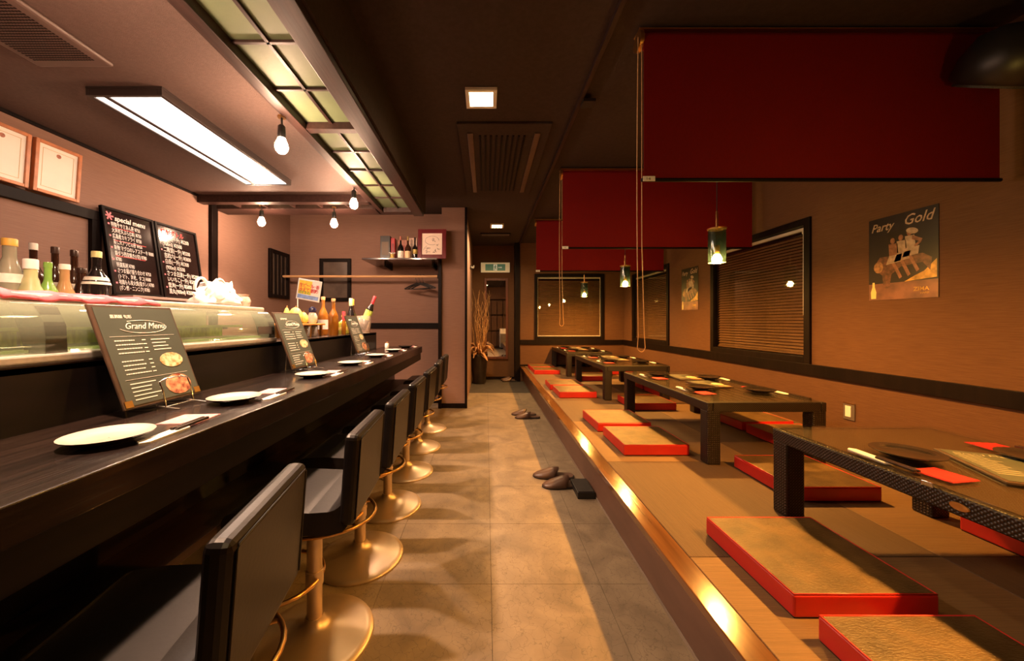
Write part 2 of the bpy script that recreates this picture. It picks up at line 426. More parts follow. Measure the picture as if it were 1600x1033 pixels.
sbx('wall_bulkhead_end', M_CEIL, XL, -.655, 3.76, 3.785, 2.22, ZC)
sbx('baseboard_end', M_TRIM, .62, XR, YT-.015, YT, PZ, PZ+.03)
# windows
def window(n, loc, rz, w, z0, z1, label):
    r = struct('window_%d' % n, loc, rz, label)
    f = MB(); t = .055; d0, d1 = -.02, .12
    for a in ((0, t, z0, z1), (w-t, w, z0, z1), (t, w-t, z0, z0+t), (t, w-t, z1-t, z1)):
        MB().box(a[0], a[1], d0, d1, a[2], a[3]).build('window_frame', M_TRIM, r, .003)
    MB().box(t, w-t, .10, .11, z0+t, z1-t).build('night_pane', M_NIGHT, r)
    MB().box(t, w-t, .004, .008, z0+t, z1-t).build('window_pane', M_PANE, r)
    return r
def blind(label, loc, rz, w, z0, z1, wand=None, outline=False):
    r = thing('window_blind', label, 'blind', loc, rz, 'bamboo slat blinds in the windows')
    t = .06
    MB().box(t, w-t, .03, .06, z1-.085, z1-t).build('head_rail', M_WHITE, r, .002)
    MB().box(t, w-t, .034, .056, z0+t+.002, z0+t+.018).build('bottom_rail', M_WHITE if outline else M_BAMB, r, .002)
    mb = MB(); n = int((z1-z0-.2)/.0265)
    for i in range(n):
        z = z0+t+.032+i*(z1-z0-.2)/n
        M = Matrix.Translation((0, .046, z)) @ Matrix.Rotation(math.radians(52), 4, 'X')
        mb.box(t+.004, w-t-.004, -.014, .014, -.001, .001, M)
    mb.build('slats', M_BAMB, r, kind='stuff')
    if wand is not None:
        x, zt, zb = wand
        MB().tube([(x, .025, zt), (x, .024, zb+.1), (x+.004, .022, zb)], .005, 6).build('wand', M_WHITE, r)
        MB().lathe([(.005, 0), (.012, .01), (.012, .03), (.005, .04)], 10, Matrix.Translation((x, .025, zt-.02))).build('wand_hook', M_WHITE, r)
    if outline:
        for x in (t+.003, w-t-.013):
            MB().box(x, x+.010, .022, .032, z0+t, z1-t).build('side_channel', M_WHITE, r, .001)
    return r
window(1, (XR, WA[1], 0), -PI/2, WA[1]-WA[0], WA[2], WA[3], 'near window in the right wall')
window(2, (XR, WB[1], 0), -PI/2, WB[1]-WB[0], WB[2], WB[3], 'far window in the right wall')
window(3, (WC[0], YT, 0), 0, WC[1]-WC[0], WC[2], WC[3], 'window in the end wall')
blind('bamboo slat blind in the large near window beside the gold poster', (XR, WA[1], 0), -PI/2, 1.27, WA[2], WA[3], wand=(1.167, 1.83, 1.155))
blind('bamboo slat blind in the far right wall window, behind the hanging chain', (XR, WB[1], 0), -PI/2, 1.27, WB[2], WB[3], wand=(1.167, 1.82, 1.155))
blind('bamboo slat blind with white edging in the end wall window', (WC[0], YT, 0), 0, WC[1]-WC[0], WC[2], WC[3], outline=True)
# small dark windows in the bar corner
def small_window(n, loc, rz, w, z0, z1, label, bars):
    r = struct('window_%d' % n, loc, rz, label)
    t = .045
    for a in ((0, t, z0, z1), (w-t, w, z0, z1), (t, w-t, z0, z0+t), (t, w-t, z1-t, z1)):
        MB().box(a[0], a[1], -.035, 0, a[2], a[3]).build('window_frame', M_TRIM, r, .003)
    MB().box(t, w-t, -.012, -.002, z0+t, z1-t).build('window_pane', pm('frosted_dark_pane', (.10, .075, .06), .25, var=.2, scale=6), r)
    for i in range(bars):
        x = t+(w-2*t)*(i+1)/(bars+1)
        MB().box(x-.012, x+.012, -.03, -.008, z0+t, z1-t).build('window_bar', M_TRIM, r, .002)
    return r
small_window(4, (XL, 4.44, 0), PI/2, .43, 1.40, 2.0, 'narrow barred window in the left wall corner', 3)
small_window(5, (-2.25, YB, 0), 0, .42, 1.38, 1.955, 'small pane in the bar back wall', 0)
# entrance behind the camera, seen only in the mirror
dr = struct('door_1', (-.15, YN, 0), PI, 'lattice entrance door')
for i in range(5):
    MB().box(-1.1+i*.245, -1.1+i*.245+.03, -.0, .04, .02, 2.05).build('stile', M_TRIM, dr, .002)
for z in (.02, .7, 1.36, 2.0):
    MB().box(-1.1, -.09, 0, .036, z, z+.05).build('door_rail', M_TRIM, dr, .002)
MB().box(-1.1, -.09, .01, .018, .05, 2.0).build('door_pane', pm('grey_frosted_pane', (.42, .40, .36), .3, var=.1, scale=4), dr)

# ================================================================== CEILING FITTINGS
la = thing('ceiling_lattice', 'dark wooden lattice with pale green panes above the bar counter', 'lattice', (-1.09, .53, 2.20))
LW = .445; L0, L1 = 0.0, 3.22
bx('beam', M_BEAM, 0, .055, L0, L1, 0, .07, la, .003)
bx('beam', M_BEAM, LW-.098, LW, L0, L1, -.015, .07, la, .003)
bx('cove_strip', M_BEAM, -.035, 0, L0, L1-.33, .03, .07, la, .003)
cell = .3045; pane = None; bar = None
for fr in range(2):
    yb = fr*1.56
    bx('cross_beam', M_BEAM, .055, LW-.098, yb-.0 if fr else 0, yb+.05, .005, .06, la, .002)
    w = (LW-.153)
    mx_ = .055+w/2
    bx('muntin', M_BEAM, mx_-.008, mx_+.008, yb+.05, yb+1.56, .034, .0455, la, .001)
    for k in range(5):
        y0 = yb+.05+k*(1.51/5); y1 = yb+.05+(k+1)*(1.51/5)
        if k:
            if bar is None:
                bar = MB().box(0, w, -.007, .007, .034, .0455).build('muntin', M_BEAM, la, .001, loc=(.055, y0, 0))
            else: copy_part(bar, (.055, y0, 0))
        for c in range(2):
            if pane is None:
                pane = MB().box(0, w/2, 0, 1.51/5, .046, .05).build('pane', M_SHOJI, la, loc=(.055, y0, 0))
            else: copy_part(pane, (.055+c*w/2, y0, 0))
bx('cross_beam', M_BEAM, .055, LW-.098, 3.12, 3.22, .0, .06, la, .002)
lb = thing('ceiling_lattice', 'short cross run of lattice and panes at the far end of the kitchen ceiling', 'lattice', (XL, 3.35, 2.20))
bx('beam', M_BEAM, 0, 1.59, 0, .08, 0, .07, lb, .003)
bx('beam', M_BEAM, 0, 1.59, .2, .40, 0, .07, lb, .003)
pane = bar = None
for k in range(6):
    x0 = k*.265
    if k:
        if bar is None: bar = MB().box(-.01, .01, .08, .2, .01, .045).build('muntin', M_BEAM, lb, .001, loc=(x0, 0, 0))
        else: copy_part(bar, (x0, 0, 0))
    if pane is None: pane = MB().box(0, .265, .08, .2, .046, .05).build('pane', M_SHOJI, lb, loc=(x0, 0, 0))
    else: copy_part(pane, (x0, 0, 0))

# fluorescent ceiling fixture
fx = thing('fluorescent_fixture', 'long rectangular fluorescent ceiling light glowing white over the kitchen', 'ceiling light', (-1.99, 1.81, ZK))
W_, L_ = .38, 1.20
M_FIX = pm('fixture_dark_brown', (.03, .02, .017), .45, var=.1, scale=9)
bx('housing', M_FIX, 0, W_, 0, L_, -.012, 0, fx)
for a in ((0, .022, 0, L_), (W_-.022, W_, 0, L_), (.022, W_-.022, 0, .02), (.022, W_-.022, L_-.02, L_)):
    bx('frame', M_FIX, a[0], a[1], a[2], a[3], -.045, -.012, fx, .002)
bx('divider', M_FIX, .070, .096, .02, L_-.02, -.044, -.012, fx, .001)
dfm = emit('fluorescent_diffuser', C_FLUO, E_FLUO)
bx('diffuser', dfm, .023, .069, .021, L_-.021, -.038, -.030, fx)
bx('diffuser', dfm, .097, W_-.023, .021, L_-.021, -.038, -.030, fx)

# bare spot bulbs
def spot(label, loc):
    r = thing('spot_lamp', label, 'spotlight', loc, 0, 'bare bulbs over the bar')
    MB().lathe([(.02, .155), (.02, .165)], 14).build('ceiling_rose', M_BRASSR, r)
    MB().tube([(0, 0, .16), (0, .004, .11)], .005, 8).build('stem', M_BLACK, r)
    MB().lathe([(.008, .12), (.018, .11), (.021, .06), (.018, .045)], 16).build('lamp_socket', M_BLACK, r)
    pr = [(.002, -.036), (.018, -.032), (.030, -.016), (.033, 0), (.030, .016), (.022, .034), (.018, .048)]
    MB().lathe(pr, 12).build('bulb', emit('spot_bulb_glow', C_SPOT, P_SPOT/(PI*.0128)), r)
    l = bpy.data.lights.new('reflector_beam', 'SPOT'); l.energy = P_CONE; l.color = C_SPOT; l.spot_size = math.radians(112); l.spot_blend = 1.0; l.shadow_soft_size = .03
    lo = bpy.data.objects.new('reflector_beam', l); COL.objects.link(lo); lo.parent = r; lo.location = (0, 0, -.072)
    return r
spot('bare glowing bulb under the lattice beam, nearest to the camera', (-1.10, 1.96, 2.04))
spot('bare glowing bulb under the lattice beam, farther one near its end', (-1.09, 3.0, 2.065))
spot('bare glowing bulb on the far kitchen beam, left one beyond the fluorescent light', (-2.17, 3.52, 2.06))
spot('bare glowing bulb on the far kitchen beam, right one above the barred window', (-1.47, 3.52, 2.045))
spot('bare glowing bulb under the lattice beam, out past the upper left picture edge', (-1.10, .92, 2.04))

# square downlights
def downlight(label, loc, power):
    r = thing('downlight', label, 'ceiling light', loc, 0, 'square ceiling downlights')
    for a in ((-.10, .10, -.10, -.075), (-.10, .10, .075, .10), (-.10, -.075, -.075, .075), (.075, .10, -.075, .075)):
        bx('rim', M_WHITE, a[0], a[1], a[2], a[3], -.02, 0, r, .002)
    bx('lens', emit('downlight_glow', (1.0, .72, .38), 22), -.075, .075, -.075, .075, -.014, -.006, r)
    l = bpy.data.lights.new('downlight_light', 'AREA'); l.energy = power; l.color = C_DOWN; l.size = .15; l.spread = math.radians(150)
    o = bpy.data.objects.new('downlight_light', l); COL.objects.link(o); o.parent = r; o.location = (0, 0, -.018)
    return r
downlight('square glowing downlight in the dark ceiling, nearer and larger one', (-.033, 2.365, ZC), P_DOWN)
downlight('small glowing downlight at the far end of the aisle ceiling', (.16, 5.51, ZC), P_DOWN*10)
downlight('square downlight above and behind the camera', (-.035, -.4, ZC), P_DOWN)

# ceiling air conditioner over the aisle
ac = thing('ceiling_air_conditioner', 'long dark flush air conditioner panel in the aisle ceiling', 'air conditioner', (-.217, 2.656, ZC))
bx('panel', M_CEIL, 0, .70, 0, 1.5, -.02, 0, ac, .006)
for x in (.07, .585): bx('outlet_flap', pm('dark_brown_plastic', (.10, .06, .045), .35, var=.1, scale=8), x, x+.045, 0.12, 1.38, -.03, -.02, ac, .006)
for i in range(9): bx('intake_slat', M_TRIM, .16+i*.043, .175+i*.043, .16, 1.34, -.026, -.018, ac)
kv = thing('ceiling_air_conditioner', 'perforated brown ceiling intake panel at the upper left over the kitchen', 'air conditioner', (-2.02, .75, ZK))
bx('panel', pm('kitchen_ac_brown', (.10, .062, .05), .5, var=.06, scale=9), 0, .34, 0, .90, -.022, 0, kv, .012)
mb = MB()
for i in range(22):
    for j in range(62):
        mb.box(.035+i*.0122, .035+i*.0122+.008, .04+j*.0132, .04+j*.0132+.006, -.0235, -.0215)
mb.build('perforations', M_TRIM, kv, kind='stuff')
dv = thing('ceiling_vent', 'small dark slotted vent in the far aisle ceiling', 'vent', (-.1, 5.98, ZC))
bx('vent_frame', M_TRIM, 0, .5, 0, .16, -.015, 0, dv, .003)
for i in range(4): bx('vent_slat', M_CAP, .02, .48, .02+i*.034, .035+i*.034, -.02, -.013, dv)
# dark round speaker at the upper right
sp = thing('ceiling_speaker', 'black round speaker hung at the ceiling in front of the near red blind', 'speaker', (2.29, 1.577, 2.265))
MB().lathe([(.13, -.12), (.155, -.10), (.16, -.02), (.14, .06), (.08, .10), (.02, .11)], 28, Matrix.Rotation(math.radians(35), 4, 'X')).build('cabinet', M_BLACK, sp)
MB().lathe([(.13, -.128), (.132, -.118)], 28, Matrix.Rotation(math.radians(35), 4, 'X')).build('grille', pm('speaker_grille', (.03, .03, .03), .6, var=.4, scale=300, detail=1), sp)
MB().tube([(0, -.06, .09), (0, -.03, .2), (0, -.03, .294)], .014, 8).build('bracket', M_BLACK, sp)

# red roller blinds between the tables
def roller(label, Y, x0, x1, zt, zb, chain):
    r = thing('roller_blind', label, 'roller blind', (x0, Y, zb), 0, 'red roller blinds between the tables')
    w = x1-x0; h = zt-zb
    Mx = Matrix.Translation((0, 0, h-.05)) @ Matrix.Rotation(PI/2, 4, 'Y')
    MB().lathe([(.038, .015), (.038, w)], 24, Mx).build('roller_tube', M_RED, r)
    MB().lathe([(.047, -.004), (.047, .014)], 20, Mx).build('end_bracket', M_BRASSR, r)
    MB().box(-.004, w+.004, -.03, .045, h-.006, h+.0).build('top_rail', M_BRASSR, r, .002)
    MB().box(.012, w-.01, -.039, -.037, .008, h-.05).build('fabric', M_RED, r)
    MB().lathe([(.009, .0), (.009, w-.005)], 12, Matrix.Translation((0, -.038, .006)) @ Matrix.Rotation(PI/2, 4, 'Y')).build('hem_bar', M_TRIM, r)
    tg = MB().box(.004, .062, -.050, -.047, -.004, .020).build('name_tag', M_PAPER, r)
    text('tag_writing', '1-6', .017, M_TRIM, tg, (.018, -.0505, .002))
    if chain:
        pts = []
        zb_ = chain-zb
        for i in range(40):
            t = i/39; z = (h-.05)*(1-t)+(zb_+.08)*t
            pts.append((-.012-.006*math.sin(t*PI), -.03, z))
        for i in range(1, 12):
            a = PI*i/12; pts.append((.003-.020*math.cos(a), -.03, zb_+.03-.03*math.sin(a)+.05*(1-i/12 if i < 6 else i/12)*0))
        for i in range(40):
            t = 1-i/39; z = (h-.05)*(1-t)+(zb_+.08)*t
            pts.append((.006+.012*max(0, (t-.7)/.3), -.03, z))
        MB().tube(pts, .0022, 5).build('bead_chain', M_DOWEL, r)
    return r
roller('large red roller blind nearest the camera with a long bead chain', 1.816, .755, 2.51, 2.544, 1.786, .953)
roller('second red roller blind, behind the nearest one and above the second lamp', 3.458, .704, 2.50, 2.544, 1.786, 1.06)
roller('farthest red roller blind before the end wall window', 5.144, .686, 2.49, 2.544, 1.804, None)

# pendant lamps
M_TEAL = thin_glass('teal_bottle_glass', (.05, .075, .075), .05, haze=.06, hazecol=(.10, .16, .17))
def pendant(label, loc):
    r = thing('pendant_lamp', label, 'pendant lamp', loc, 0, 'teal glass pendant lamps over the low tables')
    zc = ZC-loc[2]
    MB().lathe([(.045, zc-.02), (.045, zc)], 20).build('ceiling_cup', M_BRASSR, r)
    MB().tube([(0, 0, .36), (0, 0, zc-.01)], .0025, 6).build('cord', M_BLACK, r)
    MB().lathe([(.004, .37), (.008, .36), (.009, .25), (.012, .235)], 12).build('brass_stem', M_BRASSR, r)
    MB().lathe([(.058, .238), (.060, .246)], 24).build('shade_cap', M_BRASSR, r)
    MB().lathe([(.054, .008), (.055, .06), (.055, .238)], 28, cap0=False, cap1=False).build('glass_shade', M_TEAL, r)
    MB().lathe([(.016, .13), (.018, .12), (.018, .074), (.014, .064)], 14).build('lamp_socket', M_BRASSR, r)
    MB().lathe([(.003, .003), (.020, .009), (.031, .026), (.032, .036), (.024, .054), (.015, .068)], 12).build('bulb', emit('pendant_bulb_glow', C_PEND, P_PEND/(PI*.0105)), r)
    return r
pendant('teal glass pendant lamp beside the large window, nearest in view', (1.603, 2.537, 1.503))
pendant('teal glass pendant lamp by the hanging chain, middle one', (1.603, 4.214, 1.503))
pendant('teal glass pendant lamp in front of the end wall window, farthest and smallest', (1.603, 5.972, 1.503))
pendant('teal glass pendant lamp over the nearest table, past the right picture edge', (1.603, .843, 1.503))

# ================================================================== BAR COUNTER
bc = thing('bar_counter', 'long dark wooden bar counter with raised back ledge along the left', 'counter', (0, 0, 0))
bx('countertop', M_WOODB, RX, CX, YN+.02, 4.2, CZ-.07, CZ, bc, .003)
bx('fascia', pm('upstand_black_stain', (.006, .0036, .003), .42, var=.4, scale=(60, 3, 30), spec=.25), CX-.05, CX-.012, YN+.02, 4.18, CZ-.15, CZ-.07, bc, .002)
bx('front_panel', M_WOODB, RX+.16, RX+.19, YN+.02, 3.9, .08, CZ-.07, bc)
bx('plinth', M_TRIM, RX, RX+.16, YN+.02, 3.9, 0, .08, bc)
bx('bag_shelf', M_BEAM, RX+.19, RX+.36, YN+.02, 3.9, .46, .485, bc, .002)
M_UP = pm('upstand_black_stain', (.006, .0036, .003), .42, var=.4, scale=(60, 3, 30), spec=.25)
bx('upstand', M_UP, RX-.03, RX, YN+.02, 3.88, 0.0, .985, bc, .002)
bx('ledge', M_WOODB, RX-.46, RX, YN+.02, 3.88, .965, .99, bc, .002)
bx('back_panel', M_WOODB, RX-.46, RX-.43, YN+.02, 3.88, 0, .965, bc)

# ---- refrigerated glass case on the ledge
cs = thing('sushi_case', 'long low curved glass refrigerated case with steel rails on the bar ledge', 'display case', (0, .25, .99))
CL = 1.80
bx('base_rail', M_STEEL, RX-.42, RX-.005, 0, CL, 0, .024, cs, .006)
prof = [(RX-.012, .022), (RX-.010, .07), (RX-.018, .12), (RX-.045, .158), (RX-.085, .176)]
g = [(x, z) for x, z in prof]+[(x-.004, z-.002) for x, z in reversed(prof)]
MB().prism(g, .01, CL-.01, smooth=True).build('curved_glass', thin_glass('case_glass', (.88, .93, .88), .03, haze=.13, hazecol=(.66, .72, .55)), cs)
bx('top_rail', M_STEEL, RX-.11, RX-.075, 0, CL, .166, .190, cs, .008)
bx('top_deck', pm('case_top_white', (.75, .70, .66), .3, var=.04, scale=6), RX-.42, RX-.11, 0, CL, .168, .186, cs, .004)
bx('back_panel', pm('case_back_green', (.42, .50, .24), .4, var=.25, scale=(3, 4, 10)), RX-.42, RX-.405, 0, CL, .022, .168, cs)
bx('tray', pm('green_tray', (.25, .36, .10), .45, var=.3, scale=9), RX-.39, RX-.06, .02, CL-.02, .026, .034, cs)
for y0 in (.02, .46, .90, 1.34):
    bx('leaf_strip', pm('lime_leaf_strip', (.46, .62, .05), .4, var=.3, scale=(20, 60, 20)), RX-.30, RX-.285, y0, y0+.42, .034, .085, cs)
for y in (.78, CL-.012):
    MB().prism([(RX-.012, .022), (RX-.07, .022), (RX-.09, .10), (RX-.12, .168), (RX-.085, .172), (RX-.04, .15), (RX-.016, .10)], y-.05, y).build('bracket', M_TRIM, cs)
bx('reflection_bar', pm('lime_reflection', (.50, .66, .12), .3, var=.1, scale=6), RX-.20, RX-.185, .02, CL-.02, .082, .094, cs, .003)  # lime bar added to imitate the fluorescent's reflection line in the case
bx('name_plate', M_CAP, RX-.008, RX-.004, CL-.17, CL-.05, .045, .085, cs)

# bottle shelf behind the case
bs = thing('bottle_shelf', 'dark shelf behind the glass case carrying the row of bottles', 'shelf', (0, 0, 0))
bx('shelf_board', M_TRIM, -1.92, RX-.46, .40, 2.30, 1.055, 1.08, bs, .003)
bx('shelf_leg', M_TRIM, -1.92, -1.89, .5, .53, 0, 1.055, bs); bx('shelf_leg', M_TRIM, -1.92, -1.89, 2.2, 2.23, 0, 1.055, bs)
tc = MB()
for i in range(24):
    for j in range(7): pass
nx, ny = 7, 26
vs = []
for j in range(ny):
    for i in range(nx):
        x = RX-.06-i*.035; y = .93+j*.018
        z = 1.180+.0035*math.sin(j*.9+i)+.002*math.sin(j*2.1)
        if i == 0: z -= .020
        vs.append((x, y, z))
fs = [(j*nx+i, j*nx+i+1, (j+1)*nx+i+1, (j+1)*nx+i) for j in range(ny-1) for i in range(nx-1)]
o = MB().add(vs, fs, True).build('folded_cloth', pm('red_pink_cloth', (.72, .10, .13), .8, var=.25, scale=(8, 30, 8)), loc=(0, 0, .006))
so = o.modifiers.new('solid', 'SOLIDIFY'); so.thickness = .008
tag(o, 'crumpled red and pink cloth lying along the top of the glass case', 'cloth')

# ---- bottles
def bottle(name, label, loc, h, r, glass, cap, capmat, lab=None, neck=.34, shoulder=.55, nr=.33, group=None, extra=None, caph=.07, tilt=None, capr=None):
    o = thing(name, label, 'bottle', loc, random.uniform(-.5, .5), group)
    if tilt: o.rotation_euler = tilt
    rn = r*nr
    pr = [(r*.92, 0), (r, .012), (r, h*shoulder), (r*.93, h*(shoulder+.05)), (r*.72, h*(shoulder+.115)), (rn*1.25, h*(shoulder+.19)), (rn, h*(shoulder+.24)), (rn, h*(1-caph))]
    MB().lathe(pr, 20).build('glass_body', glass, o)
    cr_ = capr or rn*1.15
    MB().lathe([(cr_, h*(1-caph)-.004), (cr_, h-.003), (cr_*.9, h)], 16).build('cap', capmat, o)
    if lab:
        z0, z1, m = lab
        MB().lathe([(r+.0008, h*z0), (r+.0008, h*z1)], 20, cap0=False, cap1=False).build('label_band', m, o)
    if extra:
        for (z0, z1, rr, m) in extra:
            MB().lathe([(rr[0]*r, h*z0), (rr[1]*r, h*z1)], 20, cap0=False, cap1=False).build('neck_label', m, o)
    return o
def gm(n, c, rough=.12): return pm(n, c, rough, var=.15, scale=10, coat=.4)
G_BROWN = gm('brown_bottle_glass', (.045, .018, .010)); G_CLEAR = gm('cloudy_clear_glass', (.26, .26, .19)); G_FROST = gm('frosted_yellow_glass', (.40, .40, .20), .35)
G_GREEN = gm('green_bottle_glass', (.16, .34, .06), .25); G_BLACK = gm('black_bottle_glass', (.012, .010, .010)); G_AMBER = gm('amber_liquor_glass', (.26, .095, .010)); G_OLIVE = gm('olive_bottle_glass', (.32, .30, .04))
L_WHITE = pm('bottle_label_white', (.80, .77, .70), .5, var=.1, scale=40); L_GOLD = pm('bottle_label_gold', (.55, .40, .10), .4, var=.4, scale=50); L_RED = pm('bottle_label_red', (.62, .08, .05), .5, var=.3, scale=40)
K_YEL = pm('cap_ochre', (.70, .42, .08), .4); K_WHI = pm('cap_white', (.85, .82, .78), .4); K_LIM = pm('cap_lime', (.72, .74, .35), .4); K_BRN = pm('cap_brown', (.05, .025, .018), .3)
def bx_at(px, X, z=1.08): return (X, 570*(-X)/(760-px), z)
GB = 'liquor bottles behind the glass case'
def brow(px, X, top, wpx, label, glass, capm, **k):
    l = bx_at(px, X); h = CAMH+(503-top)*l[1]/570-l[2]; r = wpx/2*l[1]/570
    return bottle('liquor_bottle', label, l, h, r, glass, 0, capm, group=GB, **k)
brow(15, -1.71, 373, 33, 'cloudy clear bottle with an ochre cap, leftmost tall bottle behind the case', G_CLEAR, K_YEL, lab=(.50, .60, L_WHITE), nr=.45)
brow(52, -1.85, 380, 26, 'dark brown bottle with a white cap behind the frosted bottle', G_BROWN, K_WHI, lab=(.2, .5, L_WHITE))
brow(48, -1.66, 405, 28, 'squat frosted pale yellow bottle with a broad white cap', G_FROST, K_WHI, nr=.52, shoulder=.5, caph=.13)
brow(75, -1.665, 410, 24, 'small green bottle in the row behind the case', G_GREEN, G_GREEN, nr=.36, shoulder=.5, lab=(.1, .4, L_WHITE))
brow(86, -1.85, 386, 25, 'dark brown bottle standing behind the green bottle', G_BROWN, K_BRN, lab=(.4, .55, L_WHITE))
brow(101, -1.66, 413, 25, 'tan glass bottle with a white label, middle of the bottle row', gm('tan_bottle_glass', (.36, .22, .10)), K_WHI, lab=(.1, .42, L_WHITE), nr=.45, shoulder=.5)
brow(116, -1.85, 391, 25, 'dark brown bottle second from the black bottle', G_BROWN, K_BRN, lab=(.4, .55, L_WHITE))
brow(127, -1.745, 419, 25, 'short brown bottle with a gold label beside the black bottle', G_BROWN, K_BRN, lab=(.1, .40, L_GOLD), nr=.45, shoulder=.5)
brow(151, -1.66, 393, 33, 'black bottle with lime cap, cream shoulder label and red band', G_BLACK, K_LIM, lab=(.20, .40, L_RED), extra=[(.555, .655, (1.02, .80), L_WHITE)])

# white plastic bag and pot on the case end
def blob_bag():
    o = thing('plastic_bag', 'crumpled white plastic carrier bag with looped handles on the glass case', 'bag', (-1.36, 1.85, 1.178))
    mb = MB(); n, mR = 26, 9; vs = []; fs = []
    for j in range(mR):
        t = j/(mR-1)
        for i in range(n):
            a = 2*PI*i/n
            rr = (1.0+.12*math.sin(5*a+j)+.09*math.sin(9*a-2*j))*(1-.55*t**1.6)
            vs.append((rr*.075*math.cos(a), rr*.155*math.sin(a), .008+.10*t+.022*math.sin(3*a+t*4)*t+.010*math.sin(7*a)*t))
    for j in range(mR-1):
        for i in range(n):
            k = (i+1) % n; fs.append((j*n+i, j*n+k, (j+1)*n+k, (j+1)*n+i))
    fs.append(tuple(range((mR-1)*n, mR*n))); fs.append(tuple(reversed(range(n))))
    mb.add(vs, fs, True).build('bag_body', pm('white_bag_film', (.88, .84, .80), .35, var=.04, scale=20, bump=.4, bscale=40), o)
    for s in (-1, 1):
        pts = [(.02*s, -.05+.055*s*.6+.042*math.cos(PI*i/10), .075+.060*math.sin(PI*i/10)) for i in range(11)]
        MB().tube(pts, .007, 8).build('bag_handle', MATS['white_bag_film'], o)
    return o
blob_bag()
o = thing('sauce_pot', 'small round ceramic pot at the end of the glass case top', 'pot', (-1.33, 1.995, 1.178))
MB().lathe([(.022, 0), (.033, .012), (.037, .035), (.030, .055), (.024, .062), (.030, .072)], 20).build('pot_body', pm('glazed_white_red', (.60, .42, .34), .25, var=.4, scale=30), o)

# blackboards leaning on the left wall, on a ledge
bl = thing('wall_ledge', 'pale ledge on the left wall under the two menu blackboards', 'shelf', (0, 0, 0))
bx('ledge_board', pm('pale_pink_laminate', (.58, .42, .36), .4, var=.05, scale=6), XL, -2.42, 2.5, 3.48, 1.265, 1.285, bl, .003)
bx('ledge_bracket', M_TRIM, XL, -2.46, 2.6, 2.62, 1.16, 1.265, bl); bx('ledge_bracket', M_TRIM, XL, -2.46, 3.34, 3.36, 1.16, 1.265, bl)
def board(label, Y0, w, h, head, body, headmat, size, notes):
    a = math.radians(8)
    r = thing('menu_blackboard', label, 'blackboard', (-2.535, Y0, 1.286), 0, None, rot=(0, 0, PI/2))
    Mt = Matrix.Rotation(-a, 4, 'X')
    t = .018
    MB().box(0, w, 0, .012, 0, h, Mt).build('board_panel', M_BOARD, r)
    for q in ((0, t, 0, h), (w-t, w, 0, h), (t, w-t, 0, t), (t, w-t, h-t, h)):
        MB().box(q[0], q[1], -.010, .014, q[2], q[3], Mt).build('board_frame', M_TRIM, r, .002)
    def tx(nm, s, sz, m, x, z, **k):
        q = text(nm, s, sz, m, r, (0, 0, 0), **k)
        xs = [v.co.x for v in q.data.vertices]; zs = [v.co.z for v in q.data.vertices]
        mw = w-x-.03; f = min(1.0, mw/max(xs)); g = min(1.0, (z-.03)/max(1e-6, -min(zs)))
        q.data.transform(Mt @ Matrix.Translation((x, -.001, z)) @ Matrix.Diagonal((f, 1, g, 1)))
        return q
    tx('heading', head, .052, headmat, .085 if notes else .05, h-.085, shear=.15, sx=.85, bold=.0012)
    tx('handwriting', body, size*.80, M_CHALK, .055, h-.13, line=1.05, sx=.9, bold=.0002)
    dots = MB(); n = body.count('\n')+1
    for i in range(n):
        if i % 2 == 0:
            z = h-.122-i*.455/(n-1)
            dots.box(.034, .046, -.0015, -.0005, z, z+.012, Mt)
    dots.build('bullet_marks', M_CHALKP, r)
    if notes:
        ul = MB()
        for (x0, x1, z) in notes: ul.box(x0, x1, -.0015, -.0005, z, z+.004, Mt)
        ul.build('underlines', M_CHALKR, r)
        fl_ = MB()
        for k in range(6):
            an = k*PI/3; fl_.box(-.006, .030, -.0015, -.0005, -.005, .005, Mt @ Matrix.Translation((.05, 0, h-.06)) @ Matrix.Rotation(an, 4, 'Y'))
        fl_.build('flower_mark', M_CHALKP, r)
    return r
board('black menu board headed special menu, left one leaning on the wall', 2.474, .385, .615, 'special menu', '特製ササミあん肝 ¥750\n大海老天ぷら(2本) ¥750\n広島産カキフライ ¥750\n蒸し大アワビの肝 ¥950\n新物 マグロのレアステーキ ¥880\n銀ダラ西京焼き(1切) ¥780\n¥780\n特選馬刺 ¥780\nさつま揚げ盛り合わせ ¥750\n(トマト、海老、タコ) ¥680\n地鶏もも炭火焼(塩タレ) ¥780\n(ポン酢・ニンニク) ¥780', M_CHALK, .0495,
      [(.06, .22, .475), (.06, .30, .385), (.06, .28, .275)])
board('black menu board with red heading and bottle prices, right one leaning on the wall', 2.87, .41, .615, '焼酎ボトル', '黒霧島(一升) ¥5200\n(900ml) ¥3500\n二階堂(一升) ¥5500\n吉四六(一升) ¥5800\n白岳(一升) ¥5300\n(900ml) ¥3500\nさつま白波(一升) ¥5200\nいいちこ(一升) ¥5000\n雲海(一升) ¥5000\n黒丸(900ml) ¥3500', M_CHALKR, .058, None)

